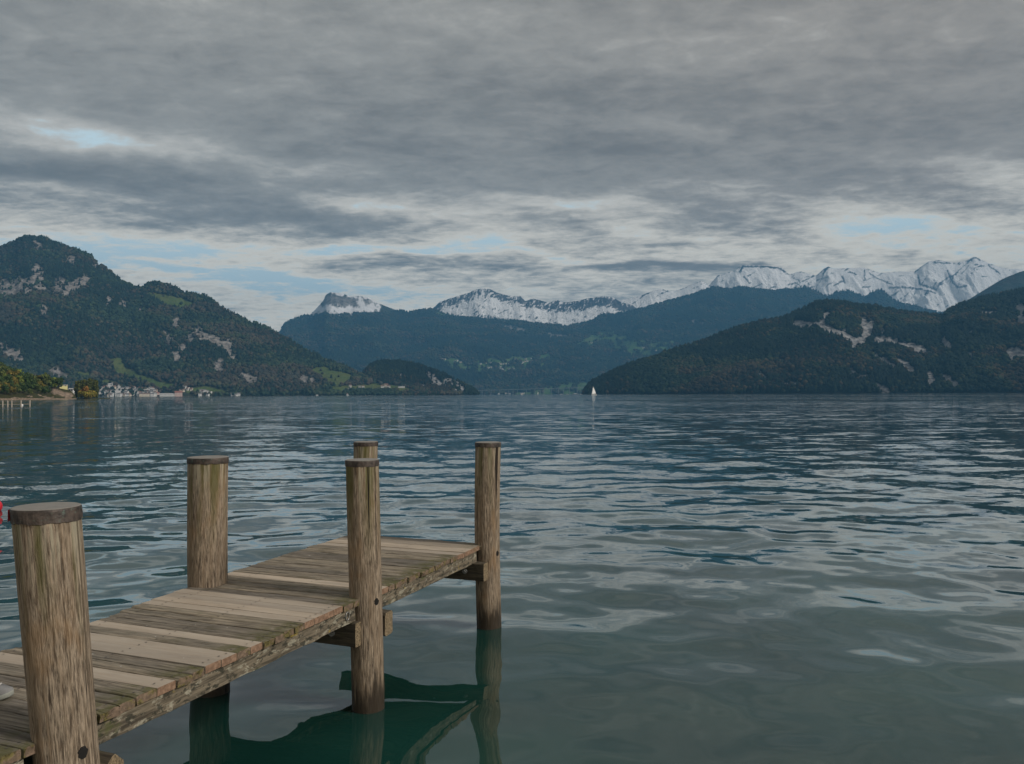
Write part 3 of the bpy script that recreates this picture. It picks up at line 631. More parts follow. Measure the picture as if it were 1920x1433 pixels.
sb = nearer[::-1] + sb; fresh = nf[::-1] + fresh

jetty = empty('wooden_jetty', tuple(world(0, 0, 0)))
tag(jetty, 'weathered wooden jetty on round capped piles running out into the lake', 'jetty')
JORG = np.array(world(0, 0, 0))
def plank_rows(s0, s1, w0, w1, z1, th, fr, seed, V, Fc, A):
    """one rounded, worn plank from w0 (right end) to w1 (left end)"""
    rg = np.random.default_rng(seed); old = 1 - fr
    gap = .0022 + .003 * rg.random() * old
    a, b = s0 + gap, s1 - gap; rad = .003 + .004 * old
    sec = [(a + rad, z1), (a + .25 * (b - a), z1), (a + .5 * (b - a), z1), (a + .75 * (b - a), z1), (b - rad, z1), (b - .25 * rad, z1 - .3 * rad), (b, z1 - rad), (b, z1 - th), (a, z1 - th), (a, z1 - rad), (a + .25 * rad, z1 - .3 * rad)]
    ns = len(sec); N = 34
    ws = np.linspace(w0, w1, N); tilt = rg.normal(0, .0016) ; sag = rg.normal(0, .0015)
    base = len(V); tone = rg.random(); sd = rg.random() * 90
    for i, w_ in enumerate(ws):
        e = 1 - min(1, min(i, N - 1 - i) / 1.0)
        n1_ = float(fbm(np.array([w_ * 5.0 + sd]), np.array([seed * 3.1]), 3, seed)[0]) - .5
        for j, (s, z) in enumerate(sec):
            dz = 0; ds = 0
            if old > .3:
                q = float(vnoise(np.array([w_ * 16 + sd]), np.array([s * 60.]), 5)[0]) - .5
                if j in (0, 4, 5, 6, 9, 10): ds = q * .006 * old * (1 if j in (4, 5, 6) else -1); dz = -abs(q) * .006 * old
                elif j < 5: dz = q * .003 * old
            if e > 0: 
                dz -= e * (.004 * old * rg.random()); 
            we = w_ + (e * rg.normal(0, .004) * old if e else 0)
            P = world(s + ds, we, z + dz + tilt * (s - a) / .1 + sag * n1_ * 3) - JORG
            V.append(P); A['wc'].append((w_ + sd, (s - a) + seed * .37, z + sd)); A['fresh'].append(fr); A['tone'].append(tone); A['cut'].append(0.0); A['edge'].append(we)
    for i in range(N - 1):
        for j in range(ns):
            Fc.append((base + i * ns + j, base + (i + 1) * ns + j, base + (i + 1) * ns + (j + 1) % ns, base + i * ns + (j + 1) % ns))
    for i, sgn in ((0, 1), (N - 1, -1)):                                     # cut ends, with their own vertices
        b0 = len(V)
        for j in range(ns):
            V.append(V[base + i * ns + j].copy()); A['wc'].append(A['wc'][base + i * ns + j]); A['fresh'].append(fr); A['tone'].append(tone); A['cut'].append(1.0); A['edge'].append(A['edge'][base + i * ns + j])
        Fc.append([b0 + j for j in (range(ns) if sgn > 0 else range(ns - 1, -1, -1))])
V, Fc, A = [], [], {'wc': [], 'fresh': [], 'tone': [], 'cut': [], 'edge': []}
TH = .044
for i in range(len(sb) - 1):
    s0, s1, fr = sb[i], sb[i + 1], fresh[i]
    rg = random.Random(i)
    w0 = rg.uniform(-.012, .008) * (1 if fr < .5 else .3) 
    w1 = float(np.interp((s0 + s1) / 2, LS, LW)) + rg.uniform(-.02, .015) * (1 if fr < .5 else .3)
    plank_rows(s0, s1, w0, w1, ZD + rg.uniform(-.003, .003), TH, fr, i + 1, V, Fc, A)
nmid = [0] * len(Fc)
M_nail = plain('nail_head', (.06, .05, .045), .6, .3, 60)
for i in range(len(sb) - 1):
    for wq in (.055, .66, 1.27):
        for fs in (.27, .73):
            c = world(sb[i] + (sb[i + 1] - sb[i]) * (fs + random.uniform(-.05, .05)), wq + random.uniform(-.012, .012), ZD + .0045) - JORG; b0 = len(V)
            for j in range(8): V.append(c + .0062 * (S_DIR * math.cos(j * .7854) + W_DIR * math.sin(j * .7854))); A['wc'].append((0, 0, 0)); [A[k].append(0.0) for k in ('fresh', 'tone', 'cut', 'edge')]
            Fc.append([b0 + j for j in range(8)]); nmid.append(1)
me = raw_mesh('deck', V, Fc, [M_plank, M_nail], {k: A[k] for k in A}, midx=nmid)
deck = link('deck', me, jetty)

def timber(name, p0, p1, up0, up1, half, mat, seed, parent=jetty, jag=.004, rnd=.006):
    """squared timber between two plan points (s,w), z from up0 to up1"""
    a = np.array(world(p0[0], p0[1], 0)); b = np.array(world(p1[0], p1[1], 0)); d = (b - a) / np.linalg.norm(b - a); q = np.array([-d[1], d[0], 0]); L = np.linalg.norm(b - a)
    sec = [(-half + rnd, up0), (half - rnd, up0), (half, up0 + rnd), (half, (up0 + up1) / 2), (half, up1 - rnd), (half - rnd, up1), (-half + rnd, up1), (-half, up1 - rnd), (-half, (up0 + up1) / 2), (-half, up0 + rnd)]
    N = max(6, int(L / .05)); V, Fc, wc, cut = [], [], [], []; ns = len(sec)
    for i in range(N):
        t = L * i / (N - 1)
        for j, (o, z) in enumerate(sec):
            k = float(vnoise(np.array([t * 7 + seed]), np.array([j * 1.7]), seed)[0]) - .5
            V.append(a + d * t + q * (o + k * jag * 2) + np.array([0, 0, z + k * jag]) - JORG); wc.append((t + seed * 3, o + seed, z)); cut.append(0.0)
    for i in range(N - 1):
        for j in range(ns): Fc.append((i * ns + j, i * ns + (j + 1) % ns, (i + 1) * ns + (j + 1) % ns, (i + 1) * ns + j))
    for i, f in ((0, -1), (N - 1, 1)):
        b0 = len(V)
        for j in range(ns): V.append(V[i * ns + j].copy()); wc.append(wc[i * ns + j]); cut.append(1.0)
        Fc.append([b0 + j for j in (range(ns) if f > 0 else range(ns - 1, -1, -1))])
    return link(name, raw_mesh(name, V, Fc, [mat], {'wc': wc, 'cut': cut}), parent)

# piles: (axis point at a known height, top centre, radius)
def pile(base, top, r0, r1, seed, label, cap_h, hole=None, red=False, wobble=.004):
    base = np.array(base); top = np.array(top)
    low = base + (base - top) * ((base[2] + 1.6) / (top[2] - base[2])) if base[2] > -1 else base
    NR, NC = 110, 72
    rgb = np.random.default_rng(seed + 50); bend = np.array([rgb.normal(0, .012), rgb.normal(0, .012), 0]); bend2 = np.array([rgb.normal(0, .006), rgb.normal(0, .006), 0])
    V, wc, ft = [], [], []
    for i in range(NR):
        t = i / (NR - 1); c = low + (top - low) * t + bend * math.sin(math.pi * t) + bend2 * math.sin(2 * math.pi * t)
        r = r0 + (r1 - r0) * t
        for j in range(NC):
            a = 2 * np.pi * j / NC
            gx = fbm(np.array([a * 5 + seed * 7]), np.array([c[2] * 1.1 + seed]), 3, seed)[0] - .5
            gr = vnoise(np.array([(j % NC) * .45]), np.array([c[2] * 2.0]), seed + 2)[0] - .5 if j not in (0, NC - 1) else 0
            rr_ = r * (1 + wobble * 6 * gx * math.sin(a / 2) ** .5 + .022 * gr)
            V.append(c + np.array([math.cos(a) * rr_, math.sin(a) * rr_, 0]) - JORG); wc.append((a * r0 + seed * 3.3, c[2], math.sin(a) * r0 + seed)); ft.append(top[2] - c[2])
    Fq = [tuple(f) for f in grid_faces(NR, NC, True)]
    b = len(V)
    V.append(top - JORG); wc.append((0, top[2], seed)); ft.append(0)
    for j in range(NC): Fq.append(((NR - 1) * NC + j, (NR - 1) * NC + (j + 1) % NC, b))
    me = raw_mesh('pile', V, Fq, [M_pile], {'wc': wc, 'fromtop': ft}, smooth=True)
    o = link('pile', me, jetty); o['label'] = label
    # crimped sheet cap
    bm = bmesh.new(); NC2 = 128; rings = []
    rgc = random.Random(seed)
    prof = [(.985, -cap_h), (1.028, -cap_h), (1.034, -cap_h * .5), (1.030, -.006), (1.015, .003), (.96, .006), (.5, .008)]
    dirt = (top - low) / np.linalg.norm(top - low)
    for k, (f, z) in enumerate(prof):
        ring = []
        for j in range(NC2):
            a = 2 * np.pi * j / NC2
            cr = (fbm(np.array([a * 8.]), np.array([seed + k * .15]), 3, seed)[0] - .5) * .10 * (1 if 0 < k < 4 else .2) * math.sin(a / 2) ** .3
            zz = z + ((fbm(np.array([a * 4.]), np.array([seed * 1.7]), 3, seed + 1)[0] - .5) * .018 * math.sin(a / 2) ** .3 if k < 2 else 0)
            ring.append(bm.verts.new(Vector(top + dirt * zz + np.array([math.cos(a), math.sin(a), 0]) * r1 * (f + cr * .45) - JORG)))
        rings.append(ring)
    for r_a, r_b in zip(rings[:-1], rings[1:]):
        for j in range(NC2): bm.faces.new((r_a[j], r_a[(j + 1) % NC2], r_b[(j + 1) % NC2], r_b[j]))
    bm.faces.new(rings[-1])
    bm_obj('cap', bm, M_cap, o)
    if hole is not None:
        hx, hy, hr = hole
        d = ray(hx, hy); # meet the pile's axis distance: pick the surface point nearest to that sight line
        best = None
        for i in range(NR):
            for j in range(NC):
                P = np.array(V[i * NC + j]) + JORG
                if (P - (low + (top - low) * i / (NR - 1)))[:2] @ (-P[:2]) < -.002 * 0 - 1e9: continue
                x, y = project(P); q = math.hypot(x - hx, y - hy) + (0 if (P[:2] - (low + (top - low) * i / (NR - 1))[:2]) @ (-P[:2]) > 0 else 999)
                if best is None or q < best[0]: best = (q, P, np.array([*(P - (low + (top - low) * i / (NR - 1)))[:2], 0]))
        P, nr = best[1], best[2] / np.linalg.norm(best[2]); tn = np.array([-nr[1], nr[0], 0])
        bm = bmesh.new(); rings = []
        for f, dep in ((1.12, -.006), (1.0, .0012), (.8, .0014), (.3, .0016)):
            rings.append([bm.verts.new(Vector(P + nr * (dep + .002 - .5 * (hr * f * math.cos(2 * math.pi * j / 20)) ** 2 / r0 * 1.0) + tn * hr * f * (1 + .16 * math.sin(2.3 * j)) * math.cos(2 * math.pi * j / 20) + np.array([0, 0, 1.25 * hr * f * math.sin(2 * math.pi * j / 20)]) - JORG)) for j in range(20)])
        for r_a, r_b in zip(rings[:-1], rings[1:]):
            for j in range(20): bm.faces.new((r_a[j], r_a[(j + 1) % 20], r_b[(j + 1) % 20], r_b[j]))
        bm.faces.new(rings[-1]); bm_obj('bolt_hole', bm, M_hole, o)  # dark disc on the surface: shade inside the hole is put into colour
    if red:
        bm = bmesh.new(); prv = None
        for j in range(9):
            a = R(176 + j * 5.2); q = [bm.verts.new(Vector(top + np.array([math.cos(a) * r1 * 1.075, math.sin(a) * r1 * 1.075, z]) - JORG)) for z in (-cap_h * .95, -.004)]
            if prv: bm.faces.new((prv[0], q[0], q[1], prv[1]))
            prv = q
        bmesh.ops.solidify(bm, geom=bm.faces[:], thickness=.004)
        bm_obj('red_mark', bm, M_red, o)
    return o, low, top
def on_view(P, extra): d = np.array([P[0], P[1], 0]); return np.array(P) + d / np.linalg.norm(d) * extra
b_mid = on_view(at_z(690, 1336, 0), .10); b_right = on_view(at_z(918.5, 1183, 0), .10); b_back = on_view(at_z(392.5, 1303, 0), .12)
t_mid = at_y(679, 863, b_mid[1]); t_right = at_y(915, 830, b_right[1]); t_back = at_y(390, 858, b_back[1])
n_ax = np.array(world(sw(at_z(118, 1371, ZD))[0], -.03, ZD)); t_near = at_y(87, 951, n_ax[1])
off = b_right - b_mid; b_bl = b_back + off * np.array([1.0, 1.0, 1]); b_bl = at_y(687, 900, b_bl[1]); b_bl[2] = ZD; t_bl = at_y(686, 829, b_bl[1])
rad = lambda px_w, P: px_w / 2 / FPX * P[1]
pile(n_ax, t_near, rad(94, n_ax), rad(114, n_ax), 3, 'thick leaning pile nearest the camera, orange-brown with a crimped dark cap', .060, (157, 1415, .021), True)
pile(b_mid, t_mid, rad(57, b_mid), rad(61, b_mid), 5, 'middle pile on the right side of the jetty', .042, (705.5, 1132, .020))
pile(b_right, t_right, rad(45, b_right), rad(47.5, b_right), 6, 'pile at the far right corner of the jetty', .042, (932, 1037, .020))
pile(b_back, t_back, rad(67, b_back), rad(71.5, b_back), 7, 'stout cracked pile on the left side of the jetty', .046)
pile(b_bl, t_bl, rad(43, b_bl), rad(44, b_bl), 9, 'far left pile half hidden behind the middle one', .042)
# lengthwise and cross timbers
sp_near, sp_mid, sp_right = sw(n_ax)[0], sw(b_mid)[0], sw(b_right)[0]
ZS = ZD - TH - .004
for i, (a, b) in enumerate(((-4.6, sp_near - .17), (sp_near + .10, sp_mid - .18), (sp_mid + .08, sp_right - .20))):
    timber('stringer', (a, .060), (b, .060), ZS - .115, ZS, .045, M_stringer, i + 2, jag=.005)
for i, (a, b) in enumerate(((-4.6, sp_mid - .1), (sp_mid + .1, sp_right))):
    timber('stringer', (a, 1.28), (b, 1.28), ZS - .115, ZS, .045, M_stringer, i + 7)
ZB = ZS - .119
for i, (sp, r) in enumerate(((sp_near, .145), (sp_mid, .125), (sp_right, .130))):
    wr = sw((n_ax, b_mid, b_right)[i])[1]
    f = timber('cross_beam', (sp - r - .045, wr - .035), (sp - r - .045, 1.62), ZB - .175, ZB, .060, M_beam, 20 + i)
    if i < 2: timber('cross_beam', (sp + r + .045, wr - .085), (sp + r + .045, 1.62), ZB - .185, ZB - .004, .060, M_beam, 30 + i, rnd=.016 if i else .05)
    for wq, sz in ((wr + .17, 1.0), (wr + .52, .7)):
        c = np.array(world(sp - r - .105, wq, ZB - .085)) - JORG; bm = bmesh.new()
        nrm = Vector(tuple(-S_DIR)); rot = nrm.to_track_quat('Z', 'Y').to_matrix().to_4x4(); rot.translation = Vector(c)
        bmesh.ops.create_cone(bm, cap_ends=True, segments=20, radius1=.026 * sz, radius2=.024 * sz, depth=.010, matrix=rot @ Matrix.Translation((0, 0, .006)))
        bmesh.ops.create_cone(bm, cap_ends=True, segments=6, radius1=.014 * sz, radius2=.013 * sz, depth=.022, matrix=rot @ Matrix.Translation((0, 0, .018)))
        bm_obj('bolt', bm, M_steel, f)
# mooring ring on the stringer
bm = bmesh.new(); c = np.array(world(sp_mid - .30, .006, ZS - .045)) - JORG
NA, NB = 24, 8; ringv = []
for i in range(NA):
    a = 2 * math.pi * i / NA
    ringv.append([bm.verts.new(Vector(c + S_DIR * (.022 + .004 * math.cos(2 * math.pi * j / NB)) * math.cos(a) + np.array([0, 0, 1]) * (.03 + .004 * math.cos(2 * math.pi * j / NB)) * math.sin(a) - W_DIR * (.004 * math.sin(2 * math.pi * j / NB)))) for j in range(NB)])
for i in range(NA):
    for j in range(NB): bm.faces.new((ringv[i][j], ringv[(i + 1) % NA][j], ringv[(i + 1) % NA][(j + 1) % NB], ringv[i][(j + 1) % NB]))
bm_obj('mooring_ring', bm, M_steel, jetty, True)

# ------------------------------------------------------------------ the grey shoe at the left edge of the deck
toe = np.array(at_z(26, 1309, ZD)); shoe = empty('shoe', (toe[0], toe[1], ZD + .004), R(8))
tag(shoe, 'pale grey shoe standing on the deck beside the nearest pile', 'shoe')
def loft(secs, mat, name, parent, smooth=True):
    bm = bmesh.new(); rings = [[bm.verts.new(p) for p in s] for s in secs]; n_ = len(rings[0])
    for a, b in zip(rings[:-1], rings[1:]):
        for j in range(n_): bm.faces.new((a[j], a[(j + 1) % n_], b[(j + 1) % n_], b[j]))
    bm.faces.new(rings[0][::-1]); bm.faces.new(rings[-1]); bmesh.ops.recalc_face_normals(bm, faces=bm.faces[:])
    return bm_obj(name, bm, mat, parent, smooth)
M_shoe = plain('shoe_fabric', (.20, .20, .20), .85, .25, 60); M_sole = plain('shoe_sole', (.26, .27, .24), .7, .12, 30); M_lace = plain('lace', (.55, .54, .5), .8)
def outline(f): return [(x, y * f) for x, y in ((0, 0), (-.012, .026), (-.04, .042), (-.09, .046), (-.16, .036), (-.22, .034), (-.27, .028), (-.285, 0), (-.27, -.028), (-.22, -.034), (-.16, -.04), (-.09, -.047), (-.04, -.040), (-.012, -.024))]
loft([[(x, y, z + (.014 * max(0, (x + .06) / .06) ** 2 if x > -.06 else 0)) for x, y in outline(f)] for f, z in ((.95, 0), (1.03, .008), (1.03, .020), (.97, .026))], M_sole, 'sole', shoe)
def up_h(x): return .036 + .055 * min(1, max(0, (-x - .03) / .12)) ** .8
loft([[(x * (1 - .06 * k) - .006 * k - .0, y * (1 - .30 * k ** 2), .024 + (up_h(x) - .02) * k + (.012 * max(0, (x + .06) / .06) ** 2 if x > -.06 else 0)) for x, y in outline(.98)] for k in (0, .25, .5, .75, .92, 1.0)], M_shoe, 'upper', shoe)
bm = bmesh.new()
for i in range(5): add_box(bm, -.075 - i * .018, -.067 - i * .018, -.024, .024, up_h(-.075 - i * .018) + .003, up_h(-.075 - i * .018) + .008)
bm_obj('lace', bm, M_lace, shoe)

# ------------------------------------------------------------------ buoys
bu = at_z(-11, 960, 0); buoy = empty('red_buoy', (bu[0], bu[1], 0)); tag(buoy, 'round red buoy floating left of the jetty at the picture edge', 'buoy')
bm = bmesh.new(); bmesh.ops.create_uvsphere(bm, u_segments=32, v_segments=20, radius=.15, matrix=Matrix.Translation((0, 0, .11)))
bm_obj('float', bm, M_red, buoy, True)
bm = bmesh.new(); bmesh.ops.create_cone(bm, cap_ends=True, segments=16, radius1=.03, radius2=.02, depth=.06, matrix=Matrix.Translation((0, 0, .28))); bm_obj('eye', bm, M_steel, buoy)

# ------------------------------------------------------------------ small jetty at the left bank
M_pale = plain('pale_timber', (.36, .32, .27), .85, .3, 2)
fj = empty('small_jetty', tuple(at_z(56, 761.2, 0))); FO = Vector(at_z(56, 761.2, 0)); tag(fj, 'small pale jetty with bare posts off the wooded left bank', 'jetty')
for px in (-22, -8, 5, 14.4, 22, 39.4, 56):
    P = Vector(at_z(px, 761.2 + .03 * (56 - px) * .5, 0)) - FO; bm = bmesh.new()
    bmesh.ops.create_cone(bm, cap_ends=True, segments=10, radius1=.17, radius2=.15, depth=2.0, matrix=Matrix.Translation(P + Vector((0, 0, .38)))); bm_obj('post', bm, M_pale, fj)
a = Vector(at_z(-30, 762.4, 0)) - FO; b = Vector((0, 0, 0)); d = (b - a).normalized(); q = Vector((-d.y, d.x, 0))
bm = bmesh.new()
for k in range(60):
    p = a + (b - a) * (k / 60); vs = []
    e = (b - a).length / 60 * .42
    m4 = Matrix(((d.x, q.x, 0, p.x), (d.y, q.y, 0, p.y), (0, 0, 1, 0), (0, 0, 0, 1)))
    for v in add_box(bm, -e, e, -.1, 1.3, .40, .48): v.co = m4 @ v.co
bm_obj('deck', bm, M_pale, fj)
bm = bmesh.new(); bmesh.ops.create_uvsphere(bm, u_segments=16, v_segments=10, radius=.30)
P = at_z(45.6, 760.5, 0); o = bm_obj('white_buoy', bm, M_white, None, True); o.location = (P[0], P[1] - 1.0, .12); tag(o, 'small white ball buoy floating beside the small jetty', 'buoy')

# ------------------------------------------------------------------ trees of the left bank
def crown_mesh(name, rg, H, Wd, n, cols, shape, leaf):
    V, Fc, C = [], [], []
    lumps = []
    if shape == 'round':
        for k in range(11): 
            a = rg.random() * 6.283; rr_ = Wd * .5 * (.15 + .55 * rg.random()); z = H * (.28 + .55 * rg.random()); lumps.append((math.cos(a) * rr_, math.sin(a) * rr_, z, Wd * (.18 + .12 * rg.random())))
        lumps.append((0, 0, H * .80, Wd * .26))
    elif shape == 'column':
        for k in range(14): z = H * (.10 + .80 * k / 13); r = Wd * .5 * (math.sin(min(1, .18 + k / 11) * math.pi * .62) if k < 8 else max(.25, 1 - (k - 7) / 7.5)); lumps.append((rg.uniform(-.2, .2) * r, rg.uniform(-.2, .2) * r, z, max(.25 * Wd, r * .8)))
    else:   # low mound
        for k in range(16): a = rg.random() * 6.283; rr_ = Wd * .36 * rg.random() ** .5; lumps.append((math.cos(a) * rr_, math.sin(a) * rr_, H * (.25 + .5 * rg.random() * (1 - rr_ / Wd)), Wd * .17))
        lumps.append((Wd * -.08, 0, H * .84, Wd * .14))
    for k in range(n):
        lx, ly, lz, lr = lumps[rg.randrange(len(lumps))]
        v = Vector((rg.gauss(0, 1), rg.gauss(0, 1), rg.gauss(0, 1))).normalized(); p = Vector((lx, ly, lz)) + Vector((v.x, v.y, v.z * (1.3 if shape == 'column' else .85))) * lr * (.55 + .5 * rg.random())
        p.z = max(p.z, .2)
        nrm = (v + Vector((rg.gauss(0, .5), rg.gauss(0, .5), rg.gauss(0, .5)))).normalized(); t = nrm.orthogonal().normalized(); t.rotate(Matrix.Rotation(rg.random() * 6.28, 3, nrm)); u = nrm.cross(t)
        s = leaf * (.6 + .8 * rg.random()); b = len(V)
        for (x, y) in ((-1, -.5), (0, -1), (1, -.3), (.7, .8), (-.6, .9)): V.append(p + t * x * s + u * y * s)
        Fc.append((b, b + 1, b + 2, b + 3, b + 4)); hi = p.z / H
        cset = cols if not isinstance(cols, dict) else (cols['top'] if (hi > .62 and p.x < Wd * .12) else cols['low'])
        c = np.array(cset[rg.randrange(len(cset))]) * (.75 + .5 * rg.random()); C += [c] * 5
    return raw_mesh(name, V, Fc, [M_fol], {'tint': np.array(C)})
def trunk_mesh(name, rg, H, r):
    bm = bmesh.new(); pts = [(0, 0, -1.0)]
    for k in range(5): pts.append((pts[-1][0] + rg.uniform(-.1, .1), pts[-1][1] + rg.uniform(-.1, .1), H * (k + 1) / 6))
    def tube(ps, r0, r1):
        prev = None
        for i, p in enumerate(ps):
            rr_ = r0 + (r1 - r0) * i / (len(ps) - 1); ring = [bm.verts.new((p[0] + rr_ * math.cos(j * 1.0472), p[1] + rr_ * math.sin(j * 1.0472), p[2])) for j in range(6)]
            if prev:
                for j in range(6): bm.faces.new((prev[j], prev[(j + 1) % 6], ring[(j + 1) % 6], ring[j]))
            prev = ring
    tube(pts, r, r * .35)
    for k in range(4):
        a = rg.random() * 6.28; p = pts[2 + k % 3]; L = H * .28; tube([p, (p[0] + math.cos(a) * L * .6, p[1] + math.sin(a) * L * .6, p[2] + L * .5), (p[0] + math.cos(a) * L, p[1] + math.sin(a) * L, p[2] + L)], r * .4, r * .12)
    me = bpy.data.meshes.new(name); bm.to_mesh(me); bm.free(); me.materials.append(M_bark); return me
rg = random.Random(4)
PAL = {'dark': [(.052, .088, .026), (.038, .066, .021), (.072, .105, .032)], 'lime': [(.15, .19, .03), (.11, .15, .026), (.18, .18, .035)], 'olive': [(.10, .13, .036), (.13, .145, .042), (.085, .11, .03)], 'gold': [(.18, .15, .03), (.14, .125, .026), (.20, .15, .035)]}
meshes = {k: [(crown_mesh('crown', rg, 12, 9.5, 620, PAL[k], 'round', .55), trunk_mesh('trunk', rg, 12, .28)) for _ in range(2)] for k in PAL}
LBL = {'dark': 'dark green broadleaf tree in the wood on the left bank', 'lime': 'bright yellow-green tree in the wood on the left bank', 'olive': 'dull olive tree in the wood on the left bank', 'gold': 'golden autumn tree in the wood on the left bank'}
def plant(name, crown, trunk, P, s, rz, label, cat, group):
    o = empty(name, P, rz); o.scale = (s[0], s[0], s[1]); tag(o, label, cat, group)
    link('crown', crown, o); link('trunk', trunk, o); return o
spots = []
for k in range(900):
    px = rg.uniform(-75, 112); lim = float(np.interp(px, [-75, 0, 45, 95, 112], [690, 703, 718, 728, 730])); py = rg.uniform(lim, 744 if px < 88 else 732)
    if all(math.hypot((px - a) / 6.8, (py - b) / 4.2) > 1 for a, b in spots): spots.append((px, py))
spots = sorted(spots, key=lambda p: p[1])[:110]
for i, (px, py) in enumerate(spots):
    P = drop_on(T_bank, px, py)
    k = rg.choices(('dark', 'olive', 'lime', 'gold'), (.40, .30, .20, .10))[0]
    if py > 735 and rg.random() < .4: k = 'gold'
    cr, tr = meshes[k][i % 2]
    s = rg.uniform(.62, .98) * (1 if py < 732 else .7)
    plant('broadleaf_tree', cr, tr, P, (s, s * rg.uniform(.9, 1.2)), rg.random() * 6.28, LBL[k], 'tree', k + ' trees of the left bank wood')
# poplars and the round autumn tree on the point
pop = [(crown_mesh('crown', rg, 16, 3.6, 620, [(.085, .10, .026), (.065, .085, .024), (.12, .12, .032)], 'column', .5), trunk_mesh('trunk', rg, 15, .25)) for _ in range(3)]
for i, px in enumerate((142.5, 147.5, 152.5, 157.5, 162.5, 167.5, 172, 177, 181.5)):
    Y = 690 + rg.uniform(-8, 8); P = at_y(px, 744, Y); top = 709 - 4 * math.exp(-((px - 170) / 7) ** 2) + rg.uniform(-1, 2) + (2 if px < 146 else 0); H = (744 - top) / FPX * Y
    plant('poplar_tree', *pop[i % 3], (P[0], P[1], .4), (1.0, H / 16), rg.random() * 6.28, ['leftmost', 'second from left', 'third from left', 'fourth from left', 'middle', 'fourth from right', 'third from right', 'second from right', 'rightmost'][i if i < 4 else i] + ' of the tall slim poplars behind the round autumn tree', 'tree', 'poplars on the point')
P = at_y(164, 746, 672); o = plant('autumn_tree', crown_mesh('crown', rg, 10, 16.5, 1500, {'top': [(.26, .12, .03), (.22, .12, .03)], 'low': [(.22, .19, .03), (.17, .16, .03), (.26, .19, .035)]}, 'mound', .5), trunk_mesh('trunk', rg, 6, .4), (P[0], P[1], .2), (1, 1), 0, 'wide round golden tree with orange crown overhanging the water by the poplars', 'tree', None)
# low ground that carries them
bm = bmesh.new(); pts = []
for k in range(28):
    a = 2 * math.pi * k / 28; c = at_y(162, 746, 690); pts.append((c[0] + math.cos(a) * 14 * (1 + .15 * math.sin(3 * a)), c[1] + 4 + math.sin(a) * 26, -.5))
top = [bm.verts.new((p[0] * .0 + c[0] + (p[0] - c[0]) * .85, c[1] + 4 + (p[1] - c[1] - 4) * .85, .5)) for p in pts]; bot = [bm.verts.new(p) for p in pts]
for k in range(28): bm.faces.new((bot[k], bot[(k + 1) % 28], top[(k + 1) % 28], top[k]))
bm.faces.new(top); o = bm_obj('lake_bank', bm, M_bank); tag(o, kind='structure')

# ------------------------------------------------------------------ houses
WALLS = [plain('white_wall', (.62, .61, .58), .85, .06, .2), plain('cream_wall', (.60, .53, .42), .85, .06, .2), plain('yellow_wall', (.74, .68, .34), .85, .06, .2), plain('pink_wall', (.60, .44, .38), .85, .06, .2), plain('timber_wall', (.20, .13, .08), .85, .2, .2)]
ROOFS = [plain('grey_roof', (.16, .15, .15), .85, .2, .3), plain('brown_roof', (.17, .10, .075), .85, .2, .3), plain('pale_roof', (.42, .41, .40), .8, .1, .3), plain('red_roof', (.26, .10, .075), .85, .2, .3)]
M_glass = plain('window_glass', (.035, .04, .05), .15, .2, .3)
def house_mesh(name, W, D, H, RH, wall, roof, rows=2, flat=False):
    bm = bmesh.new()
    add_box(bm, -W / 2, W / 2, -D / 2, D / 2, -4, H, 0)
    if flat: add_box(bm, -W / 2 - .3, W / 2 + .3, -D / 2 - .3, D / 2 + .3, H + .02, H + .7, 1)
    else:
        e = .6; v = [bm.verts.new(p) for p in ((-W / 2 - e, -D / 2 - e, H), (W / 2 + e, -D / 2 - e, H), (W / 2 + e, D / 2 + e, H), (-W / 2 - e, D / 2 + e, H), (-W / 2 - e, 0, H + RH), (W / 2 + e, 0, H + RH))]
        for f, mi in (((0, 1, 5, 4), 1), ((2, 3, 4, 5), 1), ((3, 0, 4), 0), ((1, 2, 5), 0), ((3, 2, 1, 0), 1)): bm.faces.new([v[i] for i in f]).material_index = mi
    nx = max(2, int(W / 3.5))
    for r in range(rows):
        for k in range(nx):
            x = -W / 2 + W * (k + .5) / nx; z = 1.2 + r * (H - .8) / rows
            add_box(bm, x - .55, x + .55, -D / 2 - .06, -D / 2 + .1, z, z + 1.4, 2)
    me = bpy.data.meshes.new(name); bm.normal_update(); bm.to_mesh(me); bm.free()
    for m in (wall, roof, M_glass): me.materials.append(m)
    return me
def put_house(name, T, px, py, me, label, group=None, cat='house', rz=None):
    P = drop_on(T, px, py); o = link(name, me); o.location = P
    o.rotation_euler = (0, 0, (rz if rz is not None else rg.uniform(-.7, .7)) - math.atan2(P.x, P.y)); tag(o, label, cat, group); return o
hv = [house_mesh('village_house', w_, d_, h_, r_, WALLS[a], ROOFS[b], rows) for w_, d_, h_, r_, a, b, rows in ((w1 * .7, d1, h1 * .75, r1_, a1_, b1, n1_) for w1, d1, h1, r1_, a1_, b1, n1_ in ((11, 9, 6, 3, 0, 0, 2), (13, 10, 8, 3, 0, 2, 3), (10, 9, 6, 4, 1, 1, 2), (15, 11, 10, 3, 0, 0, 3), (9, 10, 7, 4, 0, 1, 2), (12, 10, 6, 3, 3, 3, 2)))]
LV = ['white grey-roofed house in the lakeside village under the left mountain', 'white pale-roofed house in the lakeside village under the left mountain', 'cream house with brown roof in the lakeside village', 'larger white three-storey house in the lakeside village', 'small white house with brown roof in the lakeside village', 'pinkish red-roofed house in the lakeside village']
S6 = lambda x, y: (180 + x * .1458, 680 + y * .1458)
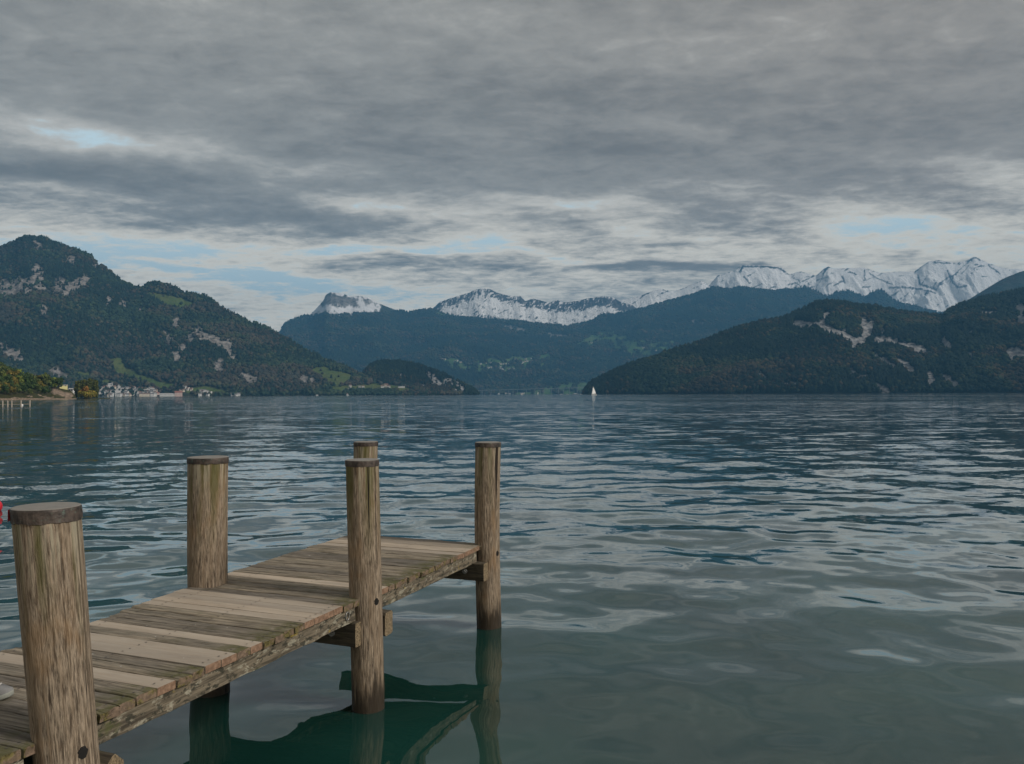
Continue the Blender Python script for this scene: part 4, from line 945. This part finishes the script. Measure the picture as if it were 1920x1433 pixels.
vs_ = [(45, 390), (60, 330), (85, 300), (120, 345), (130, 300), (110, 400), (160, 380), (170, 320), (185, 300), (175, 430), (210, 385), (215, 285), (235, 320), (240, 410), (265, 360), (275, 300), (290, 330), (300, 410), (320, 350), (345, 350), (360, 400), (375, 355), (380, 420), (400, 345), (410, 385), (430, 420), (435, 360), (460, 350), (470, 410), (520, 370), (535, 420), (560, 400), (590, 350), (585, 420), (610, 390), (640, 430), (640, 360), (660, 390), (690, 350), (700, 400), (715, 430), (730, 360), (750, 420), (760, 390), (790, 400), (1050, 390), (1075, 370), (1130, 330), (1120, 360), (1175, 345), (1220, 350), (1340, 365), (1360, 385), (1385, 380), (1420, 375), (1460, 390), (1330, 430), (1430, 430), (1750, 420), (1790, 430), (1830, 425), (1740, 405)]
for k in range(60):
    x = rg.choice((rg.uniform(40, 320), rg.uniform(340, 760), rg.uniform(520, 780))); y = rg.uniform(330 if x > 330 else 295, 428)
    if all(math.hypot((x - a) * 1.0, (y - b) * 1.6) > 19 for a, b in vs_): vs_.append((x, y))
for i, (x, y) in enumerate(vs_):
    k = rg.choice((0, 0, 1, 1, 2, 3, 3, 4, 5)); px, py = S6(x, y)
    put_house('village_house', T_left, px, py + 1, hv[k], LV[k], ['white grey-roofed', 'white pale-roofed', 'cream', 'larger white', 'small white', 'pinkish'][k] + ' houses of the lakeside village')
def landmark(T, px, py, dims, wl, rf, label, cat='house', name='village_house', flat=False, rows=2, rz=0.0, group=None):
    w_, d_, h_, r_ = dims; return put_house(name, T, px, py, house_mesh(name, w_, d_, h_, r_, WALLS[wl], ROOFS[rf], rows, flat), label, group, cat, rz)
landmark(T_left, 313, 743.5, (44, 14, 7, 2.5), 0, 2, 'long low white lakeside hotel block with rows of windows', 'hotel', 'lakeside_hotel', rows=3)
landmark(T_left, 334, 743, (22, 13, 11, 5), 3, 3, 'tall pinkish lakefront block with red roof right of the long hotel', 'building', 'lakefront_block', rows=4)
landmark(T_left, 270, 743.5, (30, 12, 8, 3), 1, 1, 'wide cream lakefront house left of the long white hotel', 'building', 'lakefront_house', rows=2)
landmark(T_left, 220, 742, (15, 13, 11, 5), 0, 2, 'big pale house nearest the water in the left part of the village', 'building', 'lakefront_house', rows=4)
P = drop_on(T_bank, 119, 728.5)
for nm, dx, dims, wl, lb in (('cliff_villa', 0, (5.6, 4, 1.7, 1.0), 2, 'yellow flat-roofed villa on top of the rock by the water'), ):
    o = link(nm, house_mesh(nm, *dims, WALLS[wl], ROOFS[2], 1, True)); o.location = (P.x, P.y, P.z + .8); tag(o, lb, 'villa'); o.rotation_euler = (0, 0, .5)
o = link('shore_house', house_mesh('shore_house', 4, 4, 2.6, 1.0, WALLS[0], ROOFS[2], 1)); P = at_y(135, 735.5, 720); o.location = P; tag(o, 'small white house between the rock and the poplars', 'house')
landmark(T_left, 287, 570, (14, 9, 6, 3), 0, 0, 'white farmhouse at the left end of the high alpine meadow', name='alpine_farmhouse'); landmark(T_left, 326, 577, (12, 9, 6, 3), 0, 2, 'white farmhouse at the lower edge of the high alpine meadow', name='alpine_farmhouse')
for x, y, dims, wl, rf, lb in ((515, 462, (9, 8, 7, 3), 0, 1, 'white house on the upper left of the headland meadow'), (605, 466, (9, 8, 5, 3), 0, 0, 'left one of two small houses in the middle of the headland meadow'), (640, 466, (9, 8, 6, 3), 0, 1, 'right one of two small houses in the middle of the headland meadow'),
    (505, 495, (10, 8, 6, 3), 0, 0, 'white house half sunk in trees below the headland meadow'), (455, 512, (11, 8, 4, 2), 0, 2, 'low white barn at the left foot of the headland meadow'), (840, 464, (13, 10, 6, 4), 0, 1, 'white left wing of the farm on the headland meadow'), (870, 464, (14, 12, 10, 5), 1, 1, 'tall cream farmhouse with brown roof on the headland meadow'),
    (900, 472, (12, 10, 8, 4), 0, 1, 'white right wing of the farm on the headland meadow'), (1000, 466, (6, 6, 5, 2), 0, 0, 'tiny white hut beside the long shed on the headland'), (1030, 466, (17, 8, 4, 2), 0, 2, 'long low white shed at the right end of the headland meadow'),
    (180, 548, (7, 6, 3.4, 2), 0, 2, 'white boathouse at the waterline far left of the headland'), (490, 541, (8, 7, 4.5, 3), 0, 1, 'white boathouse with brown roof at the waterline under the meadow'), (668, 540, (8, 7, 3, 2.5), 1, 1, 'cream boathouse at the waterline in the middle of the headland'), (995, 532, (9, 8, 6, 3), 3, 0, 'pinkish boathouse at the waterline right of the farm')):
    px, py = S7([(x, y)])[0]; landmark(T_left, px, py, dims, wl, rf, lb, name='headland_house')
# distant hamlet on the far slope
fv = [house_mesh('hamlet_house', 14, 11, 7, 4, WALLS[0], ROOFS[0], 2), house_mesh('hamlet_house', 18, 12, 7, 4, WALLS[1], ROOFS[0], 2)]
S8 = lambda x, y: (880 + x * .15625, 660 + y * .15625)
hs = [(10, 140), (40, 150), (65, 165), (90, 150), (130, 150), (190, 140), (250, 135), (200, 195), (235, 195), (260, 190), (290, 205), (315, 155), (345, 145), (375, 150), (400, 155), (430, 150), (460, 155), (480, 145), (360, 185), (380, 205), (400, 210), (350, 240), (375, 235), (385, 245), (415, 238), (470, 210), (490, 215), (510, 205), (530, 215), (550, 220), (570, 225), (590, 205), (605, 200), (540, 95), (555, 92), (575, 155), (600, 150), (620, 148), (645, 130), (670, 120), (690, 115), (735, 118), (755, 115), (775, 118), (785, 130), (825, 130), (740, 85), (670, 90), (-150, 110), (-110, 130), (-180, 120), (-300, 95), (-330, 92), (-400, 97), (200, 505), (245, 508), (270, 510), (320, 505), (340, 510), (440, 505), (480, 510), (620, 508), (640, 505)]
for i, (x, y) in enumerate(hs):
    put_house('hamlet_house', T_far, *S8(x, y), fv[i % 2], 'tiny white house of the hamlet far off on the blue slope', 'houses of the far hamlet')
for x, y in ((740, 605), (770, 605), (800, 602), (1000, 665), (1090, 664), (1215, 660), (1130, 640)):
    put_house('hill_farm', T_far, *S3([(x, y)])[0], fv[1], 'tiny white farm on the high green terrace of the far slope', 'farms on the far terrace')

# ------------------------------------------------------------------ viaduct along the far shore
M_conc = plain('concrete', (.20, .22, .23), .8, .1, .01)
va, vb = Vector(at_y(850, 733.2, 4950)), Vector(at_y(1125, 725.6, 4950)); via = empty('viaduct', (va.x, va.y, 0)); tag(via, 'long pale road viaduct on slim piers along the far shore', 'bridge')
bm = bmesh.new(); L = vb - va
N = 40
for k in range(N):
    p0 = L * (k / N); p1 = L * ((k + 1) / N)
    for (z0, z1, y0, y1) in ((-3.2, 0, -6, 6),):
        vs = [bm.verts.new((p.x, y, va.z + p.z + z)) for p in (p0, p1) for (y, z) in ((y0, z0), (y1, z0), (y1, z1), (y0, z1))]
        for f in ((0, 1, 5, 4), (1, 2, 6, 5), (2, 3, 7, 6), (3, 0, 4, 7)): bm.faces.new([vs[i] for i in f])
bmesh.ops.remove_doubles(bm, verts=bm.verts[:], dist=.01); bm_obj('bridge_deck', bm, M_conc, via)
for px in (880, 904, 921, 937, 953, 962, 970, 987, 1003, 1013, 1020, 1034, 1047, 1056, 1068, 1082, 1098, 1112):
    t = (px - 850) / 275; p = L * t; bm = bmesh.new(); add_box(bm, p.x - 1.5, p.x + 1.5, -3, 3, -1, va.z + p.z - 3.25)
    bmesh.ops.bevel(bm, geom=[e for e in bm.edges if abs(e.verts[0].co.z - e.verts[1].co.z) > 1], offset=.4, segments=1, affect='EDGES'); bm_obj('pier', bm, M_conc, via)

# ------------------------------------------------------------------ boats
M_hull = plain('hull_white', (.62, .62, .60), .35, .05, 1)
def hull(bm, L, B, D, mat=0, rake=.12):
    secs = []
    for k in range(13):
        t = k / 12; x = -L / 2 + L * t; b = B / 2 * min(1, (1.25 * math.sin(math.pi * (.18 + .82 * t) ** 1.0) if t > .2 else .78 + t)) ; b = max(b if t < .98 else .03, .03); dk = D * (1 + .25 * (t - .4) ** 2)
        secs.append([(x + rake * L * t * .4, -b, dk), (x + rake * L * t * .2, -b * .86, dk * .4), (x, -b * .35, -.15), (x, b * .35, -.15), (x + rake * L * t * .2, b * .86, dk * .4), (x + rake * L * t * .4, b, dk)])
    rings = [[bm.verts.new(p) for p in s] for s in secs]
    for a, b in zip(rings[:-1], rings[1:]):
        for j in range(6): bm.faces.new((a[j], a[(j + 1) % 6], b[(j + 1) % 6], b[j])).material_index = mat
    bm.faces.new(rings[0][::-1]); bm.faces.new(rings[-1])
def sail_obj(name, pts, bulge, parent, mat):
    """triangular sail: luff foot, head, clew; cambered and 3 cm thick"""
    a, h, c = (Vector(p) for p in pts); bm = bmesh.new(); N = 10; rows = []
    for i in range(N + 1):
        t = i / N; p, q = a.lerp(h, t), c.lerp(h, t); q += (q - p) * .25 * math.sin(t * math.pi) * .5; rows.append([bm.verts.new(p.lerp(q, j / 6) + Vector((0, bulge * math.sin(math.pi * j / 6) * (1 - t) ** .5, 0))) for j in range(7)])
    for r0_, r1_ in zip(rows[:-1], rows[1:]):
        for j in range(6): bm.faces.new((r0_[j], r0_[j + 1], r1_[j + 1], r1_[j]))
    bmesh.ops.remove_doubles(bm, verts=bm.verts[:], dist=.002); bmesh.ops.solidify(bm, geom=bm.faces[:], thickness=.03)
    return bm_obj(name, bm, mat, parent, True)
def sailboat(P, s, rz, label, heel=5):
    o = empty('sailing_boat', P, rz); o.scale = (s, s, s); o.rotation_euler = (R(heel), 0, rz); tag(o, label, 'sailing boat')
    bm = bmesh.new(); hull(bm, 9.2, 2.9, .95); bm_obj('hull', bm, M_hull, o, False)
    bm = bmesh.new(); add_box(bm, -1.4, 1.5, -.75, .75, .9, 1.35); bmesh.ops.bevel(bm, geom=bm.edges[:], offset=.15, segments=2, affect='EDGES'); bm_obj('cabin', bm, M_hull, o)
    bm = bmesh.new(); bmesh.ops.create_cone(bm, cap_ends=True, segments=10, radius1=.09, radius2=.05, depth=12.4, matrix=Matrix.Translation((.9, 0, 7.1))); bm_obj('mast', bm, M_steel, o)
    bm = bmesh.new(); bmesh.ops.create_cone(bm, cap_ends=True, segments=8, radius1=.06, radius2=.06, depth=4.2, matrix=Matrix.Translation((-1.2, .1, 1.95)) @ Matrix.Rotation(R(90), 4, 'Y')); bm_obj('boom', bm, M_steel, o)
    sail_obj('mainsail', ((.8, 0, 2.1), (.8, 0, 13.1), (-3.2, .35, 2.1)), .45, o, M_sail); sail_obj('jib', ((4.6, 0, 1.4), (1.0, 0, 12.2), (.4, .5, 1.6)), .45, o, M_sail)
    return o
p = at_y(1114, 741.4, 1180); sailboat((p[0], p[1], 0), 1.02, R(215), 'white sailing boat under full sail before the dark headland tip')
p = at_y(1008.5, 738.6, 3000); sailboat((p[0], p[1], 0), .95, R(70), 'tiny far-off sailing boat below the viaduct')
def motorboat(px, Y, L, label, rz=0):
    p = at_y(px, 738, Y); o = empty('motor_boat', (p[0], p[1], 0), rz); tag(o, label, 'boat')
    bm = bmesh.new(); hull(bm, L, L * .24, L * .07); bm_obj('hull', bm, M_hull, o)
    bm = bmesh.new(); add_box(bm, -L * .3, L * .18, -L * .085, L * .085, L * .072, L * .15); bmesh.ops.bevel(bm, geom=bm.edges[:], offset=L * .012, segments=2, affect='EDGES'); bm_obj('cabin', bm, M_white, o)
motorboat(1079, 3100, 24, 'long low white boat left of the dark headland tip'); motorboat(1090, 3000, 12, 'small white boat closest to the dark headland tip', .3); motorboat(1064, 3100, 9, 'white boat second left of the long white boat', .2); motorboat(1052, 3100, 12, 'white boat farthest left in the row before the far shore', -.2); motorboat(978, 3300, 11, 'white boat alone under the middle of the viaduct', .1)

# ------------------------------------------------------------------ the air
mh = bpy.data.materials.new('haze'); mh.use_nodes = True; n = NT(mh.node_tree); n.n.clear()
pv = n.node('ShaderNodeVolumePrincipled', {'Color': (.15, .45, .82, 1), 'Density': 9.5e-5, 'Anisotropy': 0.0})
n.node('ShaderNodeOutputMaterial', {'Volume': pv.outputs[0]})
zt = max(T.Z.max() for T in (T_left, T_far, T_sa, T_sb, T_rr, T_right)) + 25
bm = bmesh.new(); add_box(bm, -11500, 11500, -800, 13500, -4.5, zt); hz = bm_obj('haze', bm, mh); tag(hz, kind='stuff')
